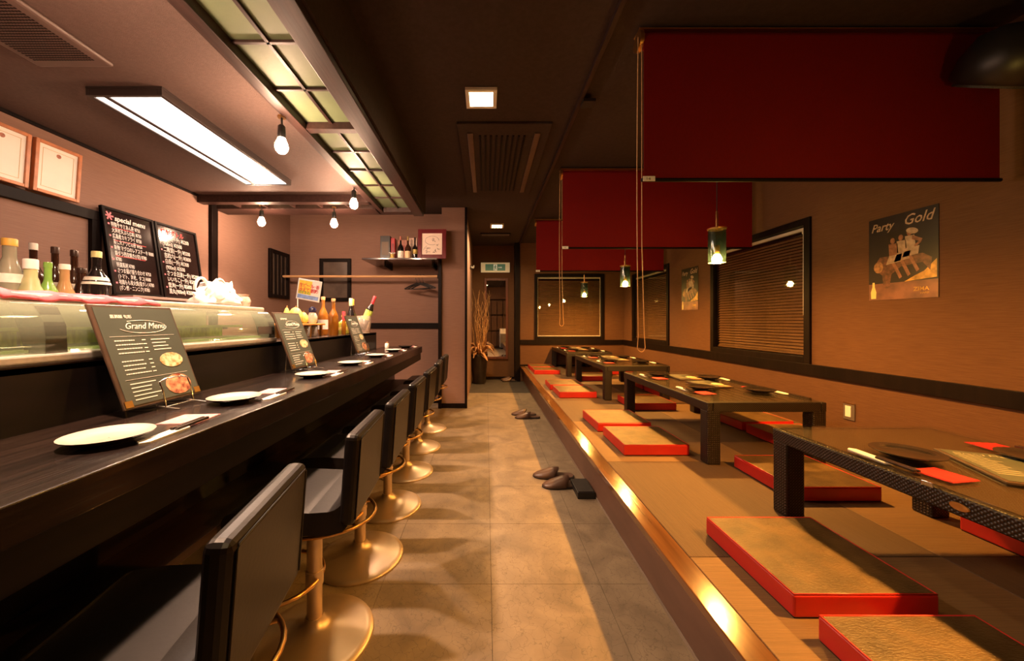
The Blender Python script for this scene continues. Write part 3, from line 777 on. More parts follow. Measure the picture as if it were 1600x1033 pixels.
# framed certificates above the frame on the left wall
def cert(label, y0, y1):
    r = thing('framed_certificate', label, 'picture frame', (XL+.045, y0, 1.862), 0, 'certificates on the left wall', rot=(0, 0, PI/2))
    w = y1-y0; h = .305; t = .019
    Mt = Matrix.Rotation(math.radians(4), 4, 'X')
    MB().box(t, w-t, .004, .014, t, h-t, Mt).build('paper', M_CREAM, r)
    for q in ((0, t, 0, h), (w-t, w, 0, h), (t, w-t, 0, t), (t, w-t, h-t, h)):
        MB().box(q[0], q[1], -.006, .020, q[2], q[3], Mt).build('frame_side', M_FRAMEW, r, .003)
    MB().lathe([(.012, 0), (.012, .001)], 16, Mt @ Matrix.Translation((w/2, .0035, h-.062)) @ Matrix.Rotation(PI/2, 4, 'X')).build('red_seal', pm('seal_brown_red', (.42, .16, .10), .7, var=.3, scale=60), r)
    bd = MB()
    for q in ((.04, w-.04, h-.042, h-.040), (.04, w-.04, .040, .042), (.04, .042, .04, h-.04), (w-.042, w-.04, .04, h-.04)):
        bd.box(q[0], q[1], .003, .004, q[2], q[3], Mt)
    bd.build('printed_border', pm('ochre_print', (.60, .40, .16), .7), r)
    return r
cert('certificate in an orange wooden frame, right one of the pair on the left wall', 2.10, 2.34)
cert('certificate in an orange wooden frame cut by the left picture edge', 1.84, 2.08)

# ---- menus on the counter
def menu_stand(label, Y0, w=.285, h=.335):
    r = thing('menu_stand', label, 'menu', (-1.055, Y0, CZ), 0, None, rot=(0, 0, PI/2))
    # local x along +Y, local y toward the wall (-X)
    Mt = Matrix.Translation((0, 0, .022)) @ Matrix.Rotation(math.radians(-20), 4, 'X')
    bk = MB().box(0, w, 0, .008, 0, h, Mt).build('menu_cover', M_MENUF, r, .003)
    MB().box(.012, w-.008, -.0015, .001, .010, h-.010, Mt).build('menu_sheet', M_MENU, r)
    def tx(nm, s, sz, x, z, m=M_PRINT, **k):
        q = text(nm, s, sz, m, r, (0, 0, 0), **k); q.data.transform(Mt @ Matrix.Translation((x, -.002, z))); return q
    tx('menu_title', 'Grand Menu', .031, .085, h-.082, shear=.45, sx=.9)
    tx('menu_heading', '居酒屋 旬彩', .013, .052, h-.045)
    MB().tube([Mt @ Vector((.10+.085*math.cos(t)+.05, -.002, h-.075+.022*math.sin(t))) for t in [2.2-5.0*i/24 for i in range(25)]], .0009, 4).build('title_swirl', M_PRINT, r)
    ln = MB()
    rnd = random.Random(3)
    ln.box(.03, w-.03, -.0025, -.001, h-.107, h-.1062, Mt); ln.box(.03, w-.03, -.0025, -.001, h-.247, h-.2462, Mt)
    for i in range(9):
        z = h-.122-i*.0135
        if i in (4,): continue
        L = rnd.uniform(.05, .085)
        x = .04
        while x < .04+L:
            d = rnd.uniform(.003, .008); ln.box(x, x+d, -.0025, -.001, z, z+.0034, Mt); x += d+.0022
        ln.box(.128, .140, -.0025, -.001, z, z+.003, Mt)
    for i in range(4):
        z = h-.122-i*.012; ln.box(.16, .16+rnd.uniform(.05, .085), -.0025, -.001, z, z+.0028, Mt)
    for i in range(5):
        z = h-.262-i*.0125; ln.box(.04, .04+rnd.uniform(.06, .1), -.0025, -.001, z, z+.003, Mt)
    ln.build('printed_lines', M_PRINT, r)
    MB().plate([(.165+.045+.045*math.cos(a), 0+.026*math.sin(a)) for a in [2*PI*i/14 for i in range(14)]], 0, .0012, Mt @ Matrix.Translation((0, -.0015, h-.197)) @ Matrix.Rotation(PI/2, 4, 'X')).build('food_photo', M_FOOD, r)
    MB().plate([(.205+.05*math.cos(a), .036*math.sin(a)) for a in [2*PI*i/14 for i in range(14)]], 0, .0012, Mt @ Matrix.Translation((0, -.0015, h-.285)) @ Matrix.Rotation(PI/2, 4, 'X')).build('food_photo', M_FOODR, r)
    for c in ((.016, .016), (w-.016, .016)):
        MB().box(c[0]-.012, c[0]+.012, -.003, -.001, c[1]-.010, c[1]+.010, Mt).build('corner_fitting', M_BRASSR, r)
    wi = MB()
    for x in (w*.36, w*.74):
        wi.tube([(x, -.075, .004), (x, -.03, .010), (x, -.008, .012), (x, .03, .006), (x, .10, .004)], .0028, 6)
        wi.tube([(x, -.030, .010), (x, -.020, .06), (x, -.008, .090)], .0026, 6)
    wi.tube([(w*.36, -.008, .090), (w*.45, -.006, .098), (w*.65, -.006, .098), (w*.74, -.008, .090)], .0026, 6)
    wi.tube([(w*.36, -.03, .010), (w*.74, -.03, .010)], .0026, 6)
    wi.tube([(w*.36, .10, .004), (w*.36, .098, .02), (w*.37, .088, .16)], .0026, 6); wi.tube([(w*.74, .10, .004), (w*.74, .098, .02), (w*.73, .088, .16)], .0026, 6)
    wi.build('wire_stand', M_CHROME, r)
    return r
menu_stand('large green grey menu on a wire stand, nearest on the bar counter', 1.065)
menu_stand('green grey menu on a wire stand, middle one on the bar counter', 1.99)
menu_stand('green grey menu on a wire stand, farthest one by the wine bucket', 3.0)

# ---- place settings on the counter
def plate_mesh(name, label, loc, r, white, group, cat='plate'):
    o = thing(name, label, cat, loc, random.uniform(0, 6), group)
    n = 28
    pr_b = [(r*.52, 0), (r*.55, .004), (r*.80, .010), (r*1.0, .019), (r*1.0, .021)]
    pr_t = [(r*1.0, .021), (r*.97, .0215), (r*.74, .0135), (r*.5, .011), (.001, .0105)]
    MB().lathe(pr_b, n, cap1=False).build('underside', M_PLATEB, o)
    MB().lathe(pr_t, n, cap0=False, cap1=False).build('top_glaze', M_PLATEW if white else M_PLATEB, o)
    return o
def chops(label, loc, rz, group, near=True):
    o = thing('chopsticks', label, 'chopsticks', loc, rz, group)
    # local x along the sticks; paper sleeve first, sticks protrude
    MB().plate([(0, 0), (.012, -.015), (.135, -.015), (.145, 0), (.135, .015), (.012, .015)], 0, .0035).build('paper_sleeve', M_PAPER, o)
    for s in (-1, 1):
        MB().box(.10, .215, s*.006-.0038, s*.006+.0038, .0036, .0105).build('stick', M_CHOP, o, .001)
    return o
def napkin(label, loc, rz, group, m, s=.10):
    o = thing('paper_napkin', label, 'napkin', loc, rz, group)
    MB().box(-s/2, s/2, -s/2, s/2, 0, .0012).build('lower_sheet', m, o)
    MB().box(-s/2+.004, s/2-.001, -s/2+.003, s/2-.002, .0013, .0022).build('upper_sheet', m, o)
    return o
pY = [.86, 1.29, 1.87, 2.40, 2.94, 3.49, 4.02]
nm = ['nearest', 'second from the camera', 'third from the camera, past the middle menu', 'fourth from the camera', 'fifth from the camera, by the farthest menu', 'sixth from the camera', 'last before the counter end']
for i, y in enumerate(pY):
    plate_mesh('side_plate', 'glazed plate on the bar counter, '+nm[i], (-.89, y, CZ), .084 if i == 0 else .082, i < 6, 'plates on the bar counter')  # cream tops stand in for lamp reflection on dark plates; last one dark
    chops('white sleeved chopsticks on the bar counter, '+nm[i], (-.80, y-.02 if i == 0 else y+.02, CZ), math.radians(93), 'chopsticks on the bar counter')
    napkin('pink patterned paper napkin on the bar counter, '+nm[i], (-.862, y+.20, CZ), .08, 'napkins on the bar counter', M_NAPP, .105)

# ---- clutter on the far ledge
zl = .99
sg = thing('price_card', 'bright yellow and white printed card standing among the bottles', 'sign', (-1.495, 2.86, 1.285), math.radians(-14))
cw, ch = .215, .162
MB().box(0, cw, 0, .004, 0, ch, Matrix.Shear('XY', 4, (0, 0)) if False else Matrix.Rotation(math.radians(10), 4, 'Y')).build('card', M_PAPER, sg, .001)
Mr = Matrix.Rotation(math.radians(10), 4, 'Y')
MB().box(.012, .13, -.001, 0, .045, ch-.012, Mr).build('yellow_field', pm('yellow_print', (.85, .62, .08), .5, var=.2, scale=30), sg)
MB().box(.012, cw-.012, -.001, 0, .010, .040, Mr).build('blue_band', pm('blue_print', (.25, .38, .72), .5, var=.2, scale=30), sg)
q = text('red_lettering', '生ビール\n冷えてます', .034, M_CHALKR, sg, (0, 0, 0), bold=.0006); q.data.transform(Mr @ Matrix.Translation((.016, -.0015, .10)))
q = text('green_lettering', 'おすすめ', .026, pm('green_print', (.10, .42, .12), .5), sg, (0, 0, 0)); q.data.transform(Mr @ Matrix.Translation((.018, -.0015, .048)))
q = text('side_lettering', '一番\n搾り', .034, M_CHALKR, sg, (0, 0, 0)); q.data.transform(Mr @ Matrix.Translation((.134, -.0015, .10)))
MB().tube([(.012, .006, .01), (.012, .006, -.293)], .004, 6).build('card_stick', M_WHITE, sg)
bx('card_foot', M_WHITE, -.012, .03, -.03, .04, -.295, -.287, sg, .002)
tr_ = thing('condiment_tray', 'orange topped tray carrying ribbed yellow green gourds', 'tray', (-1.36, 2.62, zl))
bx('tray_top', pm('orange_tray', (.62, .25, .06), .4, var=.2, scale=10), -.09, .09, -.18, .26, .085, .098, tr_, .003)
for y in (-.15, .04, .22): bx('tray_leg', M_BRASSR, .06, .075, y, y+.02, 0, .085, tr_)
bx('tray_leg', M_BRASSR, -.075, -.06, -.15, .22, 0, .085, tr_)
M_GOURD = pm('gourd_yellow_green', (.58, .56, .14), .5, var=.3, scale=(40, 40, 4))
def gourd(label, y, h, r):
    o = thing('ribbed_gourd', label, 'gourd', (-1.36, y, zl+.098), 0, 'ribbed gourds on the tray')
    n = 30; prof_ = [(.5, 0), (.9, .15), (1.0, .42), (.85, .7), (.5, .92), (.12, 1.0)]
    vs = []; fs = []
    for rr, z in prof_:
        for i in range(n):
            a = 2*PI*i/n; q_ = rr*r*(1+.10*(i % 3 == 0)-.06*(i % 3 == 1)); vs.append((q_*math.cos(a), q_*math.sin(a), z*h))
    for j in range(len(prof_)-1):
        for i in range(n):
            k = (i+1) % n; fs.append((j*n+i, j*n+k, (j+1)*n+k, (j+1)*n+i))
    fs.append(tuple(range(5*n, 6*n))); fs.append(tuple(reversed(range(n))))
    MB().add(vs, fs, True).build('gourd_body', M_GOURD, o)
    MB().tube([(0, 0, h*.97), (.004, 0, h*1.10)], .004, 6).build('gourd_stem', M_TWIG, o)
    return o
gourd('small slim yellow green gourd at the near end of the orange tray', 2.485, .11, .020)
gourd('largest ribbed yellow green gourd in the middle of the orange tray', 2.60, .115, .046)
gourd('pale ribbed gourd at the far end of the orange tray', 2.71, .085, .032)
o = thing('ceramic_jar', 'white ceramic jar with a navy lid at the end of the orange tray', 'jar', (-1.34, 2.81, zl+.098))
MB().lathe([(.024, 0), (.034, .02), (.036, .05), (.026, .075), (.020, .085)], 20).build('jar_body', M_PLATEW, o)
MB().lathe([(.024, .085), (.028, .095), (.026, .115), (.010, .128)], 20).build('jar_lid', pm('navy_glaze', (.03, .03, .10), .25), o)
for k, (y, l) in enumerate(((2.52, 'small glass tumbler under the orange tray, nearest'), (2.63, 'small glass tumbler under the orange tray, middle'), (2.74, 'small glass tumbler under the orange tray, farthest'))):
    o = thing('glass_tumbler', l, 'glass', (-1.30, y, zl), 0, 'tumblers under the tray')
    MB().lathe([(.022, .002), (.024, .008), (.028, .078), (.026, .078), (.022, .012), (.001, .010)], 20, cap1=False).build('tumbler_wall', thin_glass('tumbler_glass', (.88, .80, .72), .03, haze=.15), o)
    MB().lathe([(.023, 0), (.023, .003)], 20).build('tumbler_foot', M_PLATEB, o)
GC = 'bottles on the far end of the bar ledge'
bottle('liquor_bottle', 'tall amber fruit liquor bottle with a cork, right of the yellow card', (-1.25, 2.98, zl), .30, .040, G_AMBER, 0, M_DOWEL, group=GC, nr=.36, shoulder=.5)
bottle('liquor_bottle', 'amber bottle with a cork behind the front amber bottle', (-1.37, 3.06, zl), .32, .040, gm('orange_liquor_glass', (.34, .13, .018)), 0, M_DOWEL, group=GC, nr=.36, shoulder=.5, lab=(.15, .4, L_WHITE))
bottle('sauce_bottle', 'slim orange sauce bottle with a tall red cap on the bar ledge', (-1.24, 3.17, zl), .20, .019, G_AMBER, 0, pm('cap_red', (.72, .05, .07), .35), group=GC, nr=.6, shoulder=.42, caph=.38, capr=.014)
bottle('liquor_bottle', 'squat olive yellow bottle beside the red capped sauce bottle', (-1.29, 3.30, zl), .17, .050, G_OLIVE, 0, K_YEL, group=GC, nr=.35, shoulder=.55, lab=(.22, .36, L_GOLD))
bottle('liquor_bottle', 'dark bottle with a long cream cap behind the farthest menu', (-1.27, 3.42, zl), .33, .036, G_BLACK, 0, pm('cap_cream', (.74, .66, .42), .5), group=GC, nr=.42, caph=.2, shoulder=.5)
bottle('liquor_bottle', 'dark bottle with a yellow cap next to the tilted wine bottle', (-1.30, 3.54, zl), .33, .036, G_BROWN, 0, pm('cap_yellow', (.80, .66, .10), .5), group=GC, nr=.42, caph=.17, shoulder=.5)
o = thing('wine_bucket', 'clear glass wine bucket at the far end of the bar ledge', 'bucket', (-1.24, 3.70, zl))
MB().lathe([(.055, .003), (.060, .02), (.072, .17), (.069, .17), (.056, .02), (.001, .012)], 24, cap1=False).build('bucket_wall', thin_glass('bucket_glass', (.86, .78, .72), .03, haze=.2, hazecol=(.7, .6, .5)), o)
MB().lathe([(.055, 0), (.055, .004)], 24).build('bucket_foot', M_STEEL, o)
bottle('wine_bottle', 'tilted wine bottle with a red capsule and green label in the bucket', (-1.262, 3.70, zl+.035), .36, .036, G_BLACK, 0, pm('cap_red', (.72, .05, .07), .35), lab=(.30, .58, pm('label_lime', (.45, .62, .12), .5, var=.3, scale=30)), nr=.38, caph=.22, shoulder=.56, tilt=(0, math.radians(22), 0))
o = thing('toothpick_holder', 'small white holder on the counter end beyond the ledge', 'holder', (-1.08, 3.96, CZ))
MB().lathe([(.018, 0), (.022, .01), (.020, .045), (.017, .05)], 16).build('holder_body', M_PAPER, o)
for k in range(4): MB().tube([(.004*k-.006, .003*(k % 2), .04), (.007*k-.010, .006*(k % 2), .07)], .001, 5).build('toothpick', M_DOWEL, o)

# ---- shelf on the bar back wall
sh = thing('wall_shelf', 'dark glossy wall shelf with bottles and a red framed card by the pillar', 'shelf', (-1.49, 4.36, 1.845))
bx('shelf_board', pm('shelf_lacquer', (.045, .025, .020), .2, var=.2, scale=(4, 30, 30), coat=.4), 0, .90, 0, .585, 0, .022, sh, .003)
for x in (.2, .8): bx('shelf_bracket', M_TRIM, x, x+.02, .25, .585, -.05, 0, sh)
zs_ = 1.867
def shelf_box(name, label, cat, x, y, w, h, d, mat, rz=0, face=None):
    o = thing(name, label, cat, (x, y, zs_), rz)
    bx('box_body', mat, 0, w, 0, d, 0, h, o, .002)
    if face: bx('front_label', face, w*.15, w*.85, -.001, 0, h*.2, h*.75, o)
    return o
shelf_box('gift_box', 'black upright box at the left end of the wall shelf', 'box', -1.315, 4.52, .12, .30, .09, M_BLACK, face=pm('dim_gold_print', (.10, .06, .03), .5))
shelf_box('gift_box', 'narrow deep red box beside the black box on the shelf', 'box', -1.185, 4.53, .045, .275, .08, pm('deep_red_card', (.42, .02, .03), .5), face=pm('deep_red_print', (.2, .01, .02), .5))
shelf_box('greeting_card', 'pink printed card standing behind the bottles on the shelf', 'card', -1.125, 4.62, .115, .27, .012, pm('pink_card', (.62, .28, .22), .6, var=.15, scale=20), face=pm('pink_print', (.5, .14, .12), .6, var=.4, scale=60))
shelf_box('greeting_card', 'pale upright card behind the right shelf bottle', 'card', -.985, 4.64, .10, .30, .012, pm('pale_card', (.72, .52, .42), .6, var=.1, scale=20), face=pm('pale_print', (.55, .40, .32), .6))
def sbottle(label, x, y, h, r, g, cap, lab):
    return bottle('liquor_bottle', label, (x, y, zs_), h, r, g, 0, cap, lab=lab, group='bottles on the wall shelf', nr=.30, shoulder=.46, caph=.16)
sbottle('black wine bottle with white label on the wall shelf, left one', -1.045, 4.45, .275, .036, G_BLACK, pm('cap_red_dull', (.45, .16, .12), .4), (.03, .34, L_WHITE))
sbottle('dark bottle with gold neck and cream label on the wall shelf, middle one', -.958, 4.46, .275, .038, G_BROWN, pm('cap_gold', (.62, .42, .16), .4, metal=.6), (.03, .34, pm('label_cream', (.72, .52, .30), .5)))
sbottle('dark green bottle half hidden beside the red frame on the shelf', -.885, 4.52, .28, .034, G_BLACK, K_BRN, (.25, .45, L_GOLD))
o = thing('small_ornament', 'small white and gold ornament at the front of the shelf', 'ornament', (-1.145, 4.44, zs_))
MB().lathe([(.03, 0), (.034, .01), (.026, .02), (.020, .045), (.028, .055)], 16).build('ornament_base', L_GOLD, o)
for k in range(5):
    a = k*1.256; MB().tube([(0, 0, .05), (.03*math.cos(a), .03*math.sin(a), .075), (.045*math.cos(a), .045*math.sin(a), .07)], .009, 6, taper=.3).build('petal', M_PAPER, o)
fr_ = thing('framed_autograph', 'white autograph card in a red frame at the right end of the shelf', 'picture frame', (-.835, 4.43, zs_), 0)
w, h, t = .345, .365, .05
Mt = Matrix.Rotation(math.radians(-5), 4, 'X')
for q in ((0, t, 0, h), (w-t, w, 0, h), (t, w-t, 0, t), (t, w-t, h-t, h)):
    MB().box(q[0], q[1], -.012, .02, q[2], q[3], Mt).build('frame_side', pm('dark_red_frame', (.12, .006, .010), .35, var=.1, scale=9), fr_, .003)
MB().box(t, w-t, .0, .012, t, h-t, Mt).build('card', pm('autograph_card', (.82, .68, .58), .6, var=.03, scale=9), fr_)
rnd = random.Random(5); ink = MB()
for k in range(14):
    x, z = rnd.uniform(t+.02, w-t-.06), rnd.uniform(t+.01, h-t-.06) if k < 6 else rnd.uniform(t+.01, t+.09)
    pts = []
    for i in range(9):
        x += rnd.uniform(-.008, .014); z += rnd.uniform(-.012, .012)
        pts.append(Mt @ Vector((min(max(x, t+.005), w-t-.005), -.001, min(max(z, t+.005), h-t-.005))))
    ink.tube(pts, .0016, 4)
ink.tube([Mt @ Vector((w/2+.085*math.cos(a), -.001, h*.62+.055*math.sin(a))) for a in [i*.4 for i in range(14)]], .0014, 4)
ink.build('ink_strokes', M_TRIM, fr_)

# coat rail and hangers
cr_ = thing('coat_rail', 'pale wooden dowel coat rail across the bar back wall', 'rail', (-2.655, 4.74, 1.69))
MB().lathe([(.016, 0), (.016, 2.04)], 14, Matrix.Rotation(PI/2, 4, 'Y')).build('dowel', M_DOWEL, cr_)
for x in (.0, 2.02): MB().lathe([(.03, 0), (.03, .014)], 16, Matrix.Translation((x, 0, 0)) @ Matrix.Rotation(PI/2, 4, 'Y')).build('rail_socket', M_TRIM, cr_)
def hanger(label, x, rz):
    o = thing('coat_hanger', label, 'hanger', (x, 4.74, 1.69), rz, 'black hangers on the coat rail')
    hk = [(0, -.022*math.cos(a), .022*math.sin(a)) for a in [-.3+i*.35 for i in range(10)]]
    hk = [(0, .0225*math.cos(a), .0225*math.sin(a)) for a in [PI*1.15-i*PI*1.15/10 for i in range(11)]]
    MB().tube(hk+[(0, .012, -.04), (0, 0, -.06), (0, 0, -.085)], .003, 6).build('hook', M_BLACK, o)
    MB().tube([(0, -.19, -.155), (0, -.12, -.125), (0, 0, -.085), (0, .12, -.125), (0, .19, -.155)], .009, 8).build('shoulder_bar', M_BLACK, o)
    MB().tube([(0, -.185, -.157), (0, 0, -.165), (0, .185, -.157)], .006, 8).build('trouser_bar', M_BLACK, o)
    return o
hanger('black coat hanger on the rail, left one of the bunch', -.905, math.radians(66))
hanger('black coat hanger on the rail, middle one of the bunch', -.862, math.radians(66))
hanger('black coat hanger on the rail, right one of the bunch by the pillar', -.819, math.radians(66))

# ================================================================== STOOLS
def make_stool():
    r = thing('bar_stool', 'x', 'stool', (0, 0, 0), 0, 'low back bar stools along the counter')
    MB().lathe([(.196, 0), (.198, .004), (.195, .009), (.17, .016), (.13, .025), (.09, .035), (.055, .048), (.036, .062), (.029, .080)], 48).build('base', M_CHAMP, r)
    MB().lathe([(.0250, .06), (.0250, .42), (.028, .425), (.028, .44)], 20).build('pole', M_CHAMP, r)
    MB().lathe([(.10, .436), (.11, .440), (.11, .448)], 24).build('seat_plate', M_BLACK, r)
    # seat cushion: profile in (x,z), x<0 toward the counter
    pr = [(-.205, .452)]+arc(-.175, .49, .033, 200, 90, 6)+[(-.10, .527), (.05, .518), (.105, .520)]+arc(.10, .58, .06, -80, -25, 4)+[(.178, .56), (.176, .49), (.15, .458), (.11, .448)]
    MB().prism(pr, -.165, .165, smooth=False).build('seat', M_LEATH, r, .018, 3)
    Mt = Matrix.Translation((.163, 0, .475)) @ Matrix.Rotation(math.radians(4), 4, 'Y')
    bkp = MB().box(-.026, .022, -.172, .172, 0, .281, Mt).build('backrest', M_LEATH, r, .017, 3)
    MB().tube([Mt @ Vector(p) for p in ((.0225, -.158, .02), (.0225, -.158, .261), (.0225, -.15, .268), (.0225, .15, .268), (.0225, .158, .261), (.0225, .158, .02))], .0028, 6).build('piping', M_LEATH, bkp)
    MB().tube([(.02+.185*math.cos(a), .15*math.sin(a), .432) for a in [2*PI*i/36 for i in range(36)]], .0062, 8, closed=True).build('seat_ring', M_BRASSR, r)
    for a in (.6, -.6, PI-.6, PI+.6):
        MB().tube([(.02+.185*math.cos(a), .15*math.sin(a), .432), (.07*math.cos(a), .07*math.sin(a), .442)], .005, 6).build('ring_strut', M_BRASSR, r)
    MB().tube([(-.125+.145*math.cos(a), .145*math.sin(a), .215) for a in [.16+(2*PI-.32)*i/32 for i in range(33)]], .0075, 8).build('footrest_ring', M_BRASSR, r)
    MB().lathe([(.029, .19), (.029, .24)], 18).build('footrest_collar', M_CHAMP, r)
    return r
st_pos = [(-.622, .71, 8), (-.598, 1.27, 3), (-.592, 1.71, 1), (-.59, 2.18, 0), (-.59, 2.68, -1), (-.60, 3.20, 2), (-.61, 3.755, 0)]
st_lab = ['nearest to the camera, cut by the lower picture edge', 'second from the camera', 'third from the camera', 'fourth from the camera', 'fifth from the camera', 'sixth from the camera', 'last one before the pillar']
proto = make_stool()
for i, ((x, y, a), l) in enumerate(zip(st_pos, st_lab)):
    o = proto if i == 0 else dup(proto)
    o.location = (x, y, 0); o.rotation_euler = (0, 0, math.radians(a))
    o['label'] = 'black leather bar stool, '+l

# ================================================================== LOW TABLES
ZT = .6464
def make_table():
    r = thing('low_table', 'x', 'table', (0, 0, 0), 0, 'woven low tables on the tatami')
    w, L, h = .745, 1.39, .40
    bx('top_panel', M_TTOP, .02, w-.02, .02, L-.02, h-.035, h-.009, r)
    bx('glass_sheet', M_TGLASS, .006, w-.006, .006, L-.006, h-.008, h, r, .001)
    bx('side_rail', M_WEAVE, 0, .035, 0, L, h-.068, h-.009, r, .006); bx('side_rail', M_WEAVE, w-.035, w, 0, L, h-.068, h-.009, r, .006)
    bx('end_rail', M_WEAVE, .035, w-.035, 0, .035, h-.068, h-.009, r, .004); bx('end_rail', M_WEAVE, .035, w-.035, L-.035, L, h-.068, h-.009, r, .004)
    lw = .085
    for x in (0, w-lw):
        for y in (0, L-lw):
            bx('leg', M_WEAVE, x+.001, x+lw-.001, y+.001, y+lw-.001, 0, h-.06, r, .008)
    return r
tpos = [(1.25, .322), (1.264, 2.085), (1.232, 3.80), (1.20, 5.44)]
tl = ['nearest one at the right picture edge', 'second from the camera, by the large window', 'third from the camera', 'farthest one against the end wall']
tp = make_table()
tables = []
for i, ((x, y), l) in enumerate(zip(tpos, tl)):
    o = tp if i == 0 else dup(tp)
    o.location = (x, y, PZ); o.scale = (KP, KP, KP); o['label'] = 'dark woven rattan low table with glass top, '+l
    tables.append(o)
bd = MB().lathe([(.024, 0), (.022, .0025)], 20, Matrix.Translation((-.001, .70, .362)) @ Matrix.Rotation(-PI/2, 4, 'Y') @ Matrix.Diagonal((.5, 1, 1, 1))).build('maker_badge', M_BRASSR, tables[0])
MB().box(-.004, .010, .76, .79, .388, .402).build('glass_clip', M_CHROME, tables[0], .001)

# settings on the tables
GP, GN, GS, GM = 'black plates on the low tables', 'red napkins on the low tables', 'chopsticks on the low tables', 'menus on the low tables'
tn = ['nearest low table', 'second low table', 'third low table', 'farthest low table']
sides = ['aisle side, near end', 'aisle side, far end', 'wall side, near end', 'wall side, far end']
def table_settings(ti, seats):
    x0, y0 = tpos[ti]
    for k, (lx, ly, side) in enumerate(seats):
        lx *= KP; ly *= KP
        s = sides[k]
        d = 1 if side == 0 else -1
        plate_mesh('side_plate', 'black glazed plate on the %s, %s' % (tn[ti], s), (x0+lx, y0+ly, ZT), .090, False, GP)
        chops('white sleeved chopsticks on the %s, %s' % (tn[ti], s), (x0+lx-d*.115, y0+ly+d*.08, ZT), math.radians(-92 if d > 0 else 88), GS)
        napkin('red patterned paper napkin on the %s, %s' % (tn[ti], s), (x0+lx-d*.06, y0+ly-d*.145, ZT), .15*d, GN, M_NAPR, .098)
def table_menu(ti, lx, ly, rz, word, k=1.0):
    x0, y0 = tpos[ti]
    o = thing('table_menu', 'dark menu card lying on the %s, %s' % (tn[ti], word), 'menu', (x0+lx*KP, y0+ly*KP, ZT), rz, GM)
    o.scale = (k, k, 1)
    w, h = .185, .27
    bx('menu_cover', M_MENUF, -w/2, w/2, -h/2, h/2, 0, .008, o, .002)
    bx('menu_sheet', M_MENU, -w/2+.008, w/2-.008, -h/2+.008, h/2-.008, .008, .0092, o)
    ln = MB(); rnd = random.Random(11)
    for i in range(10):
        yy = h/2-.055-i*.017; ln.box(-w/2+.02, -w/2+.02+rnd.uniform(.04, .08), yy, yy+.005, .0092, .0096)
    M_DIM = pm('dim_print', (.26, .24, .17), .6)
    ln.build('printed_lines', M_DIM, o)
    text('menu_title', 'Grand Menu', .026, M_DIM, o, (-.07, h/2-.042, .0093), flat=True, shear=.3)
    MB().plate([(.045+.038*math.cos(a), -.03+.042*math.sin(a)) for a in [2*PI*i/14 for i in range(14)]], .0092, .0099).build('food_photo', M_FOOD, o)
    MB().plate([(.04+.04*math.cos(a), -.11+.022*math.sin(a)) for a in [2*PI*i/14 for i in range(14)]], .0092, .0099).build('food_photo', M_FOODR, o)
    return o
std = [(.20, .40, 0), (.20, 1.02, 0), (.56, .36, 1), (.56, .98, 1)]
table_settings(0, [(.175, .985, 0)]+[(.20, .36, 0), (.56, .30, 1), (.58, .93, 1)])
table_menu(0, .392, .86, -.44, 'between the plates', 1.12)
for ti in (1, 2, 3):
    table_settings(ti, [(.20, .42, 0), (.20, 1.08, 0), (.55, .30, 1), (.55, .90, 1)])
    table_menu(ti, .37, .60, .06, 'nearer of its pair'); table_menu(ti, .37, .96, -.04, 'farther of its pair')

# ---- floor cushions
def make_cushion():
    r = thing('floor_cushion', 'x', 'cushion', (0, 0, 0), 0, 'square red floor cushions')
    s = .22; h = .074
    MB().box(-s, s, -s, s, .003, h-.003).build('red_side', M_CUSHR, r, .007, 3)
    MB().box(-s+.006, s-.006, -s+.006, s-.006, h-.008, h).build('top_panel', M_CUSHT, r, .003)
    MB().tube([(-s+.004, -s+.004, h-.002), (s-.004, -s+.004, h-.002), (s-.004, s-.004, h-.002), (-s+.004, s-.004, h-.002)], .003, 6, closed=True).build('piping', M_CUSHR, r)
    MB().box(-s+.004, s-.004, -s+.004, s-.004, 0, .006).build('base_cloth', M_BLACK, r)
    return r
cp = make_cushion()
# (x, y, rz, label)
cu = [(1.145, 1.318, 0, 'aisle side of the nearest table, largest one wholly in view'),
      (1.150, .805, 0, 'at the lower right picture edge'),
      (1.138, 2.655, 0, 'aisle side of the second table, front one of the pair'),
      (1.120, 3.185, 1, 'aisle side of the second table, rear one of the pair'),
      (1.075, 4.495, 0, 'aisle side of the third table, front one of the pair'),
      (1.055, 4.99, -1, 'aisle side of the third table, rear one of the pair'),
      (1.035, 6.42, 0, 'aisle side of the farthest table, front one of the pair'),
      (1.03, 6.91, 0, 'aisle side of the farthest table, rear one of the pair'),
      (1.745, 2.03, 0, 'between the nearest and the second table'),
      (1.70, 3.90, 0, 'between the second and the third table'),
      (1.66, 5.73, 0, 'between the third and the farthest table'),
      (2.255, 1.35, 0, 'wall side of the nearest table, far end'),
      (2.26, .80, 0, 'wall side of the nearest table, near end'),
      (2.31, 2.72, 0, 'wall side of the second table, front one of the pair'),
      (2.31, 3.22, 2, 'wall side of the second table, rear one of the pair'),
      (2.28, 4.55, 0, 'wall side of the third table, front one of the pair'),
      (2.28, 5.05, 0, 'wall side of the third table, rear one of the pair'),
      (2.27, 6.4, 0, 'wall side of the farthest table')]
for i, (x, y, a, l) in enumerate(cu):
    o = cp if i == 0 else dup(cp)
    o.location = (x*KP, y*KP, PZ); o.scale = (KP, KP, KP); o.rotation_euler = (0, 0, math.radians(a))
    o['label'] = 'red floor cushion, '+l

